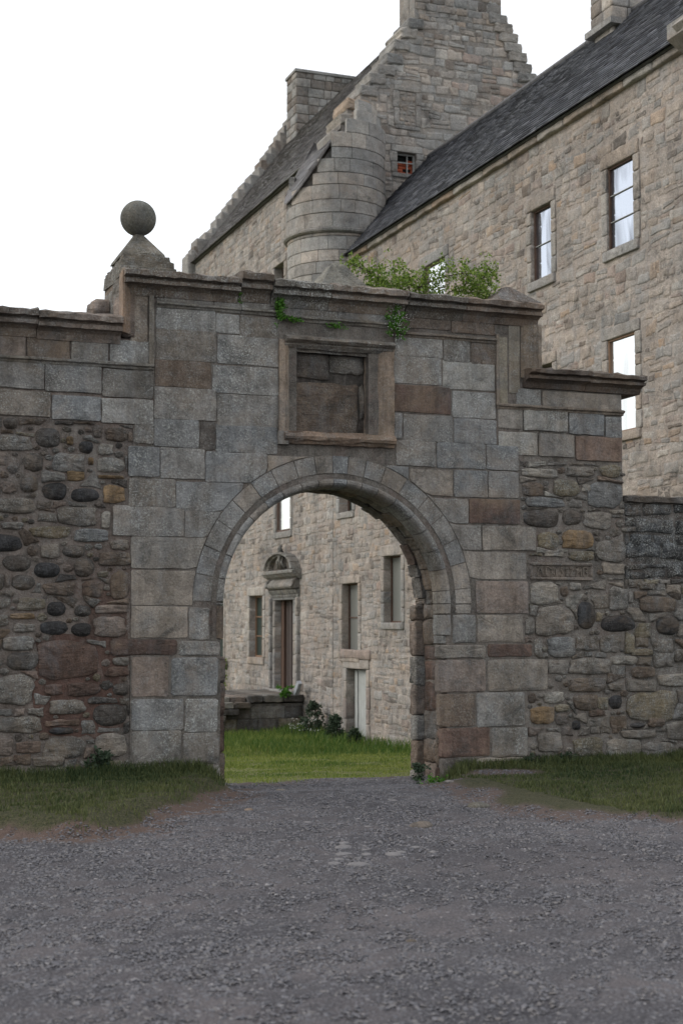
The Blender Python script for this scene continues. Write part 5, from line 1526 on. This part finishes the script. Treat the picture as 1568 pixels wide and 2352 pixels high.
# ------------------------------------------------------------------ loose gravel: thousands of chips, scattered on the road
def pebble_mat():
    m, t, p = new_mat('gravel_chip')
    oi = N(t, 'ShaderNodeObjectInfo')
    r = t.nodes.new('ShaderNodeValToRGB')
    e = r.color_ramp.elements
    e[0].position = 0; e[0].color = (.070, .069, .078, 1)
    e[1].position = 1; e[1].color = (.22, .21, .215, 1)
    for q, c in ((.3, (.094, .093, .104, 1)), (.6, (.120, .118, .130, 1)), (.85, (.130, .120, .118, 1)), (.96, (.145, .138, .142, 1))):
        k = e.new(q); k.color = c
    t.links.new(oi.outputs['Random'], r.inputs['Fac']); t.links.new(r.outputs['Color'], p.inputs['Base Color'])
    p.inputs['Roughness'].default_value = .75
    return m
M_PEB = pebble_mat()
def gravel(npts):
    out = []
    n = 0
    while n < npts:
        x = nr.uniform(-6.6, 5.2); y = nr.uniform(-12.2, 1.6)
        px, py, dep = proj((x, y, 0))
        if not (-60 < px < 1630) or py > 2460: continue
        cl = .5 + .5 * math.sin(x * 1.1 + 2 * math.sin(y * .8)) * math.sin(y * 1.3 + x * .5)
        cl2 = .5 + .5 * math.sin(x * .55 + y * .35 + 1.2) * math.sin(y * .9 - x * .3)
        if nr.random() > .15 + .5 * cl + .5 * cl2: continue
        gr, so = poly_mask(x, y)
        if nr.random() < gr * .97 + so * .45: continue
        if y > 0 and not (-1.2 < x < 1.25): continue
        out.append((x, y, hgt(x, y) + .001)); n += 1
    me = bpy.data.meshes.new('gravel_chips'); me.from_pydata(out, [], []); me.materials.append(M_PEB)
    o = bpy.data.objects.new('gravel_chips', me); COL.objects.link(o)
    ng = bpy.data.node_groups.new('scatter_chips', 'GeometryNodeTree')
    ng.interface.new_socket(name='Geometry', in_out='INPUT', socket_type='NodeSocketGeometry')
    ng.interface.new_socket(name='Geometry', in_out='OUTPUT', socket_type='NodeSocketGeometry')
    L = ng.links.new; nn = ng.nodes.new
    gi, go = nn('NodeGroupInput'), nn('NodeGroupOutput')
    ico = nn('GeometryNodeMeshIcoSphere'); ico.inputs['Radius'].default_value = 1.0; ico.inputs['Subdivisions'].default_value = 1
    sp_ = nn('GeometryNodeSetPosition'); rv0 = nn('FunctionNodeRandomValue'); rv0.data_type = 'FLOAT_VECTOR'
    rv0.inputs[0].default_value = (-.28, -.28, -.28); rv0.inputs[1].default_value = (.28, .28, .28)
    L(ico.outputs['Mesh'], sp_.inputs['Geometry']); L(rv0.outputs[0], sp_.inputs['Offset'])
    sm = nn('GeometryNodeSetMaterial'); sm.inputs['Material'].default_value = M_PEB; L(sp_.outputs[0], sm.inputs['Geometry'])
    ip = nn('GeometryNodeInstanceOnPoints'); L(gi.outputs[0], ip.inputs['Points']); L(sm.outputs[0], ip.inputs['Instance'])
    rr = nn('FunctionNodeRandomValue'); rr.data_type = 'FLOAT_VECTOR'; rr.inputs[0].default_value = (-.35, -.35, 0); rr.inputs[1].default_value = (.35, .35, 6.28)
    rs = nn('FunctionNodeRandomValue'); rs.data_type = 'FLOAT_VECTOR'; rs.inputs[0].default_value = (.45, .35, .18); rs.inputs[1].default_value = (1.25, .95, .55); rs.inputs['Seed'].default_value = 3
    rk = nn('FunctionNodeRandomValue'); rk.data_type = 'FLOAT'; rk.inputs[2].default_value = 0; rk.inputs[3].default_value = 1; rk.inputs['Seed'].default_value = 9
    pw = nn('ShaderNodeMath'); pw.operation = 'POWER'; pw.inputs[1].default_value = 3.5; L(rk.outputs[1], pw.inputs[0])
    ma = nn('ShaderNodeMath'); ma.operation = 'MULTIPLY_ADD'; ma.inputs[1].default_value = .013; ma.inputs[2].default_value = .0056; L(pw.outputs[0], ma.inputs[0])
    vm = nn('ShaderNodeVectorMath'); vm.operation = 'SCALE'; L(rs.outputs[0], vm.inputs[0]); L(ma.outputs[0], vm.inputs['Scale'])
    L(rr.outputs[0], ip.inputs['Rotation']); L(vm.outputs[0], ip.inputs['Scale']); L(ip.outputs[0], go.inputs[0])
    md = o.modifiers.new('scatter', 'NODES'); md.node_group = ng
    o['kind'] = 'stuff'; o['label'] = 'loose grey gravel chips covering the path and forecourt'; o['category'] = 'gravel'
gravel(150000)

# ------------------------------------------------------------------ cobbles bedded in the road
M_COB = simple_mat('worn_cobble', (.150, .143, .146), .85, .3, 14, .5)
def lump(name, px, py, w_px, h_ratio, tint, label, group=None, zoff=0.0, cat='cobble'):
    c = at(px, py, 2, 0.0); dep = float(np.dot(c - CAM, CF)); w = w_px / F_PX * dep / 2
    bm = bmesh.new(); bmesh.ops.create_icosphere(bm, subdivisions=3, radius=1.0)
    a = rng.uniform(0, 3)
    for v in bm.verts:
        k = 1 + .10 * math.sin(v.co.x * 2.3 + a) * math.cos(v.co.y * 2.7 + a * 2) + .03 * math.sin(v.co.x * 7 + a) * math.sin(v.co.y * 6)
        v.co = Vector((v.co.x * w * k, v.co.y * w * .8 * k, v.co.z * w * h_ratio * k))
    me = bpy.data.meshes.new(name); bm.to_mesh(me); bm.free()
    ca = me.color_attributes.new(name='tint', type='FLOAT_COLOR', domain='POINT'); ca.data.foreach_set('color', np.tile(np.array(tint, dtype=np.float32), len(me.vertices)))
    me.polygons.foreach_set('use_smooth', [True] * len(me.polygons)); me.materials.append(M_COB if name == 'cobble' else M_ASH)
    o = bpy.data.objects.new(name, me); COL.objects.link(o)
    o.location = (c[0], c[1], hgt(c[0], c[1]) + zoff); o.rotation_euler = (0, 0, rng.uniform(0, 3))
    tag(o, label, cat, group)
CT2 = (.25, .235, .23, .0)
GRP = 'smooth cobbles bedded in the gravel'
for (x, y, w, lab) in ((789, 1936, 32, 'pale cobble at the far end of the left row of the cobble cluster'), (788, 1944, 46, 'broad pale cobble second from the far end in the left row of the cluster'),
                       (832, 1931, 18, 'small cobble at the far end of the right row of the cluster'), (830, 1941, 20, 'small cobble second from the far end of the right row of the cluster'),
                       (787, 1959, 42, 'flat cobble in the middle of the left row of the cluster'), (840, 1950, 28, 'oval cobble in the middle of the right row of the cluster'),
                       (840, 1959, 32, 'flat grey cobble just before the smallest cobbles in the right row'), (822, 1967, 18, 'smallest round cobble in the right row of the cluster'),
                       (767, 1981, 38, 'nearest cobble at the left corner of the cluster'), (822, 1983, 54, 'largest nearest cobble at the right corner of the cluster'),
                       (778, 1971, 30, 'half buried cobble behind the nearest left cobble'), (904, 1960, 46, 'lone wide flat cobble right of the cobble cluster'),
                       (921, 1955, 26, 'small cobble touching the back of the lone wide flat one'), (953, 1946, 28, 'rounded cobble farther right beyond the lone wide one'),
                       (995, 1956, 24, 'rightmost small pale cobble in line with the cluster'), (845, 1902, 30, 'pale sliver of cobble behind the cluster nearer the arch'),
                       (707, 1892, 28, 'pale flat stone left of the cluster nearer the arch'), (900, 1838, 30, 'pale flat stone in the gravel just before the archway')):
    kq = rng.uniform(.8, 1.1); lump('cobble', x, y, w, .30, (CT2[0] * kq, CT2[1] * kq, CT2[2] * kq, .0), lab, GRP, -.004)
for (x, y, w, t_, lab) in ((967, 1898, 60, (.15, .13, .115, .1), 'brown flat slab sunk in the gravel with moss at its edge'), (1100, 1852, 54, (.13, .125, .11, .2), 'long grey slab sunk along the edge of the right grass'),
                           (571, 1863, 24, (.28, .22, .18, .05), 'pinkish stone on bare soil beside the left grass'), (645, 1806, 26, (.3, .28, .26, .1), 'pale stone on the gravel near the left pier'),
                           (1012, 2104, 13, (.52, .52, .52, .0), 'single small white pebble in the open gravel'), (1184, 2238, 20, (.24, .23, .23, .0), 'pale grey pebble in the near gravel at the right'),
                           (945, 2157, 24, (.10, .095, .09, .0), 'dark flat pebble in the near gravel below the white one'), (1030, 1800, 24, (.2, .19, .18, .1), 'grey stone at the foot of the right jamb')):
    lump('loose_stone', x, y, w, .38, t_, lab, 'loose stones on the gravel', .004, 'stone')

# ------------------------------------------------------------------ grass
def blades(name, pts, mat, hlo, hhi, wid, kind='stuff', label=None, lean=.5, parent=None, cat='grass'):
    n = len(pts)
    P = np.array([p[:3] for p in pts]); hs = np.array([p[3] for p in pts])
    h = nr.uniform(hlo, hhi, n) * hs; az = nr.uniform(0, 2 * np.pi, n); fa = nr.uniform(0, 2 * np.pi, n)
    w = wid * nr.uniform(.6, 1.3, n); ln = h * lean * nr.uniform(.2, 1.3, n)
    dx, dy = np.cos(fa), np.sin(fa); lx_, ly_ = np.cos(az) * ln, np.sin(az) * ln
    V = np.zeros((n, 5, 3), dtype=np.float32)
    V[:, 0] = P + np.stack([-dx * w, -dy * w, np.zeros(n) - .01], 1); V[:, 1] = P + np.stack([dx * w, dy * w, np.zeros(n) - .01], 1)
    V[:, 2] = P + np.stack([lx_ * .35 - dx * w * .8, ly_ * .35 - dy * w * .8, h * .6], 1); V[:, 3] = P + np.stack([lx_ * .35 + dx * w * .8, ly_ * .35 + dy * w * .8, h * .6], 1)
    V[:, 4] = P + np.stack([lx_, ly_, h], 1)
    loc = np.array([p[4] if len(p) > 4 else .5 for p in pts]).reshape(n, 1, 1)
    T = np.zeros((n, 5, 4), dtype=np.float32); T[:] = np.clip(.7 * nr.uniform(0, 1, (n, 1, 1)) ** 1.5 + .6 * loc - .15, 0, 1); T[:, :, 3] = 1
    base = np.arange(n)[:, None] * 5
    tri = np.concatenate([base + [0, 1, 3], base + [0, 3, 2], base + [2, 3, 4]], 1).reshape(-1, 3)
    me = bpy.data.meshes.new(name)
    me.vertices.add(n * 5); me.vertices.foreach_set('co', V.reshape(-1))
    me.loops.add(tri.size); me.loops.foreach_set('vertex_index', tri.reshape(-1).astype(np.int32))
    me.polygons.add(len(tri)); me.polygons.foreach_set('loop_start', np.arange(0, tri.size, 3, dtype=np.int32)); me.polygons.foreach_set('loop_total', np.full(len(tri), 3, dtype=np.int32))
    ca = me.color_attributes.new(name='tint', type='FLOAT_COLOR', domain='POINT'); ca.data.foreach_set('color', T.reshape(-1))
    me.materials.append(mat); me.update(calc_edges=True); me.validate()
    o = bpy.data.objects.new(name, me); COL.objects.link(o)
    if parent: parent_keep(o, parent)
    tag(o, label, cat if not parent else None, None, kind)
    return o
def scatter(box, n, dens, hfun):
    x0, x1, y0, y1 = box; out = []
    while n > 0:
        n -= 1
        x = nr.uniform(x0, x1); y = nr.uniform(y0, y1)
        if nr.random() > dens(x, y): continue
        hv = hfun(x, y)
        pt = .5 + .5 * math.sin(x * 1.3 + 2.2 * math.sin(y * .9)) * math.sin(y * 1.7 + 1.5 * math.sin(x * 1.1))
        out.append((x, y, hgt(x, y), hv, max(0, min(1, pt * .8 + .35 - .35 * hv))))
    return out
clump = lambda x, y: .5 + .5 * math.sin(x * 7 + 3 * math.sin(y * 5)) * math.sin(y * 9 + 2 * math.sin(x * 4))
def dl_(x, y):
    a = sdist(VERGE_L, x, y)
    return 0 if a < -.02 or y > .03 else smooth((a + .05) / .15) * (.22 + .78 * smooth((y + .95) / .6)) * (.25 + .75 * clump(x, y)) * (.4 + .6 * smooth(a / .5))
def hl_(x, y): return .16 + .34 * clump(x * .7, y * .8) ** 2 + .8 * smooth((y + .55) / .45)
blades('grass_verge', scatter((-6.2, -1.0, -5.0, .03), 260000, dl_, hl_), M_GRASS, .06, .15, .0042, label='rough dark grass verge along the foot of the left wall')
def dr_(x, y):
    b = sdist(VERGE_R, x, y)
    if b < -.05 or y > .03: return 0
    d = math.hypot((x - 1.75) / .5, (y + .55) / .42)
    return smooth((b + .05) / .4) * (.45 + .75 * smooth((y + .7) / .5)) * (.3 + .7 * clump(x, y)) * (smooth((d - .7) / .5) if d < 1.3 else 1)
def hr_(x, y): return .22 + .4 * clump(x * .6, y * .6) ** 2 + .7 * smooth((y + .45) / .4)
blades('grass_verge', scatter((1.2, 6.0, -4.6, .03), 170000, dr_, hr_), M_GRASS, .05, .13, .0042, label='patchy dark grass verge along the foot of the right wall')
def dc_(x, y):
    g_, s_ = poly_mask(x, y)
    return g_ * (.12 + .88 * clump(x * .5, y * .5))
def hc_(x, y):
    if y < 1.3 and not (-1.1 < x < 1.2): return .2
    k = smooth((y - 11.0 + .9 * (x - 4)) / 3.5)
    w = smooth((x - 5.4) / .8)
    return .22 + 1.3 * k + 1.2 * w + .5 * clump(x * .5, y * .45) ** 2
blades('lawn_grass', scatter((-2.2, 6.35, .6, 6.0), 66000, dc_, hc_), M_LAWN, .03, .075, .0045, label='short bright courtyard grass just beyond the arch')
blades('lawn_grass', scatter((-1.0, 6.38, 6.0, 19.2), 90000, dc_, hc_), M_LAWN, .04, .12, .0075, label='longer green courtyard grass running up to the house')

# ================================================================== the landing in front of the pedimented door
YL = 19.27
land = empty('stone_landing', (4.4, 20.6, -1.0), 'dark stone landing with projecting coping slabs below the pedimented door', 'landing')
g = Geo(); g.box((2.3, YL + .03, -1.3), (XW - .02, 22.4, -.30), (.12, .11, .10, .4)); g.build('landing_core', M_MORT, land)
LFR = (Vector((0, YL, 0)), Vector((1, 0, 0)), Vector((0, 0, 1)), Vector((0, -1, 0)))
z = -1.25
for h, kk in ((.32, 'dhd'), (.27, 'dnyh'), (.30, 'ddh')):
    x = 2.3
    while x < XW - .03:
        w = min(rng.uniform(.5, .95), XW - .03 - x)
        v, f = stone_geo(rect_poly(x + .006, z + .005, x + w - .006, z + h - .005, .006, .015, 3), LFR, rng.uniform(-.006, .006), .08, .012, .006, .005, .75)
        mesh_obj('face_block', v, f, M_RUB, land, tintof(rng.choice(kk), .15), smooth=False)
        x += w
    z += h
def tread(x0, x1, zt, y0, y1, k, h=.15, name='coping_slab'):
    v, f = stone_geo(rect_poly(x0, zt - h, x1, zt, .008, .02, 4), (Vector((0, y0, 0)),) + LFR[1:], .05, y1 - y0, .02, .004, .005, .8)
    mesh_obj(name, v, f, M_RUB, land, tintof(k, .08))
lx2 = lambda px, py: at(px, py, 1, YL)
zt0 = lx2(600, 1597)[2]
for a, b, k in ((566, 604, 'd'), (605, 650, 'h'), (651, 697, 'd')): tread(lx2(a, 1600)[0] + .004, lx2(b, 1600)[0] - .004, zt0, YL, 22.4, k, .17)
for a, b, k in ((440, 500, 'e'), (501, 529, 'e'), (530, 565, 'p')): tread(lx2(a, 1600)[0] + .004, lx2(b, 1600)[0] - .004, zt0 - .03, YL + .05, 22.3, k, .14)
for i, ((a, b, k), (c, d, k2)) in enumerate((((440, 534, 'e'), (535, 572, 'd')), ((440, 505, 'h'), (506, 545, 'd')), ((440, 490, 'h'), (491, 514, 'h')))):
    zz_ = zt0 - .155 - i * .155
    tread(lx2(a, 1600)[0], lx2(b, 1600)[0] - .004, zz_, YL - .12 - .02 * i, YL + .5, k, .145)
    tread(lx2(c, 1600)[0] + .004, lx2(d, 1600)[0], zz_, YL - .12 - .02 * i, YL + .5, k2, .145)
p0 = at(679, 1594, 0, XW - .25); p1 = at(688, 1567, 0, XW - .25)
g = Geo(); g.tube([tuple(p0), tuple(p1)], .07, .07, 4, (.6, .6, .6, 0)); o = g.build('board', M_IRON, None)
tag(o, 'short pale board leaning beside the tall dark door on the landing', 'board')

# ================================================================== plants
def leaves(name, pts, size, mat, parent=None, droop=.3, label=None, cat=None, kind='stuff'):
    n = len(pts)
    P = np.array(pts, dtype=float)
    a = nr.normal(size=(n, 3)); a[:, 2] *= .6; a /= np.linalg.norm(a, axis=1)[:, None]
    b = np.cross(a, nr.normal(size=(n, 3))); b /= np.linalg.norm(b, axis=1)[:, None]
    s_ = size * nr.uniform(.55, 1.35, (n, 1))
    V = np.zeros((n, 4, 3)); V[:, 0] = P; V[:, 1] = P + a * s_ * .55 + b * s_ * .38; V[:, 2] = P + a * s_ * 1.15; V[:, 3] = P + a * s_ * .55 - b * s_ * .38
    T = np.zeros((n, 4, 4)); T[:] = nr.uniform(0, 1, (n, 1, 1)); T[:, :, 3] = 1
    o = mesh_obj(name, V.reshape(-1, 3).tolist(), [tuple(range(i * 4, i * 4 + 4)) for i in range(n)], mat, parent, T.reshape(-1, 4))
    if kind and parent is not None: o['kind'] = kind
    if label: tag(o, label, cat)
    return o
def cloud(c, rx, ry, rz, n, shell=.3):
    out = []
    while len(out) < n:
        v = nr.normal(size=3); v /= np.linalg.norm(v)
        r = nr.uniform(shell, 1) ** .5
        k = 1 + .25 * math.sin(v[0] * 5 + c[0] * 7) * math.sin(v[2] * 6 + c[1] * 3)
        out.append((c[0] + v[0] * rx * r * k, c[1] + v[1] * ry * r * k, c[2] + v[2] * rz * r * k))
    return out
# hawthorn sprawling above the wall head
YB = .62
B = lambda x, y, d=0.0: Vector(at(x, y, 1, YB + d))
haw = empty('hawthorn_bush', tuple(B(930, 690)[:2]) + (ZC - .05,), 'spreading hawthorn with sparse fresh leaves showing over the gateway cornice', 'bush')
base = Vector((B(930, 690)[0], YB, ZC - .05))
BR = [[(930, 690), (960, 660), (1005, 640), (1060, 628), (1105, 632), (1132, 640)], [(1060, 628), (1085, 645), (1100, 655)], [(900, 690), (880, 650), (850, 625), (815, 610), (795, 600)],
      [(850, 625), (832, 608), (818, 592)], [(880, 650), (862, 640), (840, 655), (828, 664)], [(930, 690), (915, 650), (905, 620), (900, 602)], [(960, 660), (975, 630), (985, 612)],
      [(945, 675), (930, 640), (925, 612)], [(1005, 640), (1015, 615), (1022, 600)], [(1000, 690), (1040, 668), (1080, 672), (1115, 690)], [(1080, 672), (1105, 650), (1120, 615), (1112, 598)],
      [(1120, 615), (1130, 630), (1118, 660)], [(880, 690), (860, 672), (840, 668)], [(980, 690), (1000, 665), (1030, 655)], [(1060, 668), (1075, 640), (1062, 610)], [(1080, 690), (1095, 672), (1125, 668)], [(905, 690), (890, 672), (870, 640), (866, 612)]]
lp = []
g = Geo(); g.tube([base, base + Vector((.01, .0, .05)), base + Vector((.02, 0, .10))], .03, .025, 7); g.build('trunk', M_TWIG, haw)
for bi, br_ in enumerate(BR):
    d = rng.uniform(-.25, .35) if bi not in (0, 2) else 0
    pts = [B(x + rng.uniform(-2, 2), y + rng.uniform(-2, 2), d * (k / max(1, len(br_) - 1))) for k, (x, y) in enumerate(br_)]
    if br_[0][1] >= 688: pts = [base + Vector((.0, .0, .04))] + pts
    g = Geo(); g.tube(pts, .013 if bi in (0, 2) else .008, .003, 5); g.build('branch', M_TWIG, haw)
    if br_[0][1] >= 688: pts = pts[1:]
    for i in range(len(pts) - 1):
        L_ = (pts[i + 1] - pts[i]).length
        for _ in range(int(L_ * 110)):
            p = pts[i].lerp(pts[i + 1], rng.random()) + Vector((rng.gauss(0, .04), rng.gauss(0, .06), rng.gauss(0, .04)))
            for _ in range(4): lp.append((p.x + rng.gauss(0, .014), p.y + rng.gauss(0, .014), p.z + rng.gauss(0, .014)))
    for q in pts[1:]:
        for _ in range(5):
            c = q + Vector((rng.gauss(0, .07), rng.gauss(0, .07), rng.gauss(0, .05)))
            lp += cloud(c, .035, .035, .03, 9)
for (x, y, r_, n) in ((905, 655, .16, 420), (940, 640, .14, 320), (880, 672, .14, 300), (985, 660, .15, 260), (1075, 672, .13, 220), (850, 660, .12, 200), (955, 680, .16, 300), (1118, 680, .08, 120)):
    c = B(x, y, rng.uniform(-.1, .2))
    for _ in range(n // 6):
        q = c + Vector((rng.gauss(0, r_ * .6), rng.gauss(0, r_ * .6), rng.gauss(0, r_ * .45)))
        lp += cloud(q, .03, .03, .025, 6)
leaves('foliage', lp, .029, M_LEAF, haw)
# tufts rooted in the joints of the gateway
def tuft(px, py, w, h, n, mat, label, y=-.05, size=.024, flowers=0, cat='plant', plane=1, drop=None):
    c = at(px, py, plane, y); dep = float(np.dot(c - CAM, CF)); k = dep / F_PX
    root = empty('small_plant', tuple(c), label, cat)
    pts = []
    for _ in range(n // 12 + 1):
        q = (c[0] + nr.normal() * w * k * .26, c[1] + nr.uniform(-.05, .03), c[2] + nr.normal() * h * k * .26)
        pts += cloud(q, .025, .02, .025, 12)
    if drop:
        for (dx, dy, m) in drop:
            q = at(px + dx, py + dy, plane, y); pts += cloud(q, .05, .025, .03, m)
    leaves('leaves', pts, size, mat, root)
    g = Geo()
    for _ in range(6):
        a = nr.normal(size=2); g.tube([(c[0], c[1] + .05, c[2]), (c[0] + a[0] * w * k * .2, c[1], c[2] + a[1] * h * k * .2)], .003, .002, 4)
    g.build('stem', M_TWIG, root)
    if flowers:
        g = Geo()
        for _ in range(flowers):
            q = (c[0] + nr.normal() * w * k * .3, c[1] - .05 - nr.uniform(0, .03), c[2] + nr.normal() * h * k * .3)
            s_ = .0035; g.add([(q[0] - s_, q[1], q[2]), (q[0], q[1] - .003, q[2] - s_), (q[0] + s_, q[1], q[2]), (q[0], q[1] + .003, q[2] + s_)], [(0, 1, 2, 3)])
        o = g.build('flowers', M_WHITEFL, root, kind='stuff')
tuft(640, 708, 28, 62, 420, M_IVY, 'bright green creeping plant trailing from the cornice left of the panel', -.05, drop=[(18, 22, 60), (32, 26, 60), (46, 28, 40), (8, 18, 40)])
tuft(908, 738, 46, 74, 800, M_IVY, 'dense green tuft with tiny white flowers hanging at the panel corner', -.08, .022, 90)
tuft(770, 747, 30, 9, 110, M_IVY, 'thin green growth along the string course above the panel', -.04, .018, drop=[(-15, 0, 30), (20, 3, 30)])
tuft(552, 680, 16, 26, 90, M_IVY, 'tiny green sprig below the left part of the top cornice', -.03, .02)
tuft(232, 1755, 58, 46, 520, M_DKLEAF, 'dark leafy weed at the foot of the left rubble wall', -.09, .035)
tuft(962, 1775, 34, 56, 360, M_DKLEAF, 'low dark weed growing at the foot of the right jamb', -.03, .03)
tuft(1000, 1792, 60, 24, 300, M_IVY, 'light green weeds spread before the right pier base', -.2, .022)
tuft(1216, 1748, 26, 26, 160, M_DKLEAF, 'small weed by the plinth right of the arch', -.05, .03)
tuft(1303, 1742, 36, 24, 200, M_DKLEAF, 'low weed at the foot of the right rubble wall', -.06, .03)
# courtyard shrubs
for (px, py, w, h, lab) in ((719, 1690, 56, 82, 'largest dark bushy shrub beside the stone landing'), (768, 1695, 40, 62, 'dark upright shrub in the middle of the three by the house wall'), (813, 1698, 28, 36, 'smallest dark shrub at the foot of the grey board door')):
    c = at(px, py, 0, XW - .35); dep = float(np.dot(c - CAM, CF)); k = dep / F_PX; z0_ = hgt(c[0], c[1])
    hh = h * k; ww = w * k / 2
    root = empty('shrub', (c[0], c[1], z0_), lab, 'shrub', 'shrubs by the house wall')
    pts = []
    for _ in range(150):
        t = nr.uniform(0.03, .97); r_ = ww * math.sin(math.pi * min(1, t * .75 + .22)) * math.sqrt(nr.uniform(.1, 1)); an = nr.uniform(0, 6.28)
        pts += cloud((c[0] + r_ * math.cos(an), c[1] + r_ * math.sin(an), z0_ + hh * t), .05, .05, .07, 9)
    leaves('foliage', pts, .055, M_DKLEAF, root)
    g = Geo()
    for _ in range(5):
        a = nr.normal(size=2) * ww * .35; g.tube([(c[0], c[1], z0_ - .05), (c[0] + a[0], c[1] + a[1], z0_ + hh * .8)], .015, .006, 5)
    g.build('stem', M_TWIG, root)
# creeper at the left edge of the arch opening, on the house wall
cr_ = empty('creeper', tuple(at(506, 1590, 0, XW - .05)), 'yellow green creeper on the house wall at the left jamb', 'creeper')
pts = []
for i in range(60):
    q = at(507 + nr.normal() * 4 + (6 if i < 25 else 0), (1526 + nr.normal() * 8) if i < 25 else 1545 + nr.uniform(0, 48), 0, XW - .08)
    pts += cloud(q, .06, .08, .08, 9)
leaves('leaves', pts, .06, M_LEAF, cr_)
g = Geo(); g.tube([tuple(at(505, 1600, 0, XW - .04)), tuple(at(508, 1560, 0, XW - .05)), tuple(at(510, 1520, 0, XW - .04))], .012, .006, 5); g.build('stem', M_TWIG, cr_)
# white umbels in the long grass
cp = empty('cow_parsley', (5.5, 16.8, -1.0), 'cow parsley with white flower heads in the long courtyard grass', 'flowers')
g = Geo(); s2 = Geo()
for i in range(20):
    q = at(nr.uniform(668, 720), 1698, 2, -1.0); h_ = nr.uniform(.2, .48)
    q = (q[0], q[1] + nr.normal() * .3, -1.0)
    s2.tube([q, (q[0] + .02, q[1], q[2] + h_)], .004, .003, 4)
    for _ in range(4):
        p = (q[0] + nr.normal() * .03, q[1] + nr.normal() * .03, q[2] + h_ + nr.normal() * .01); s_ = .007
        g.add([(p[0] - s_, p[1], p[2]), (p[0], p[1] - s_, p[2] - .004), (p[0] + s_, p[1], p[2]), (p[0], p[1] + s_, p[2] + .006)], [(0, 1, 2, 3)])
g.build('flower_heads', M_WHITEFL, cp, kind='stuff'); s2.build('stems', M_DKLEAF, cp, kind='stuff')
tuft(655, 1588, 40, 20, 260, M_IVY, 'grass tuft on the landing before the tall door', XW - .5, .06, plane=0)
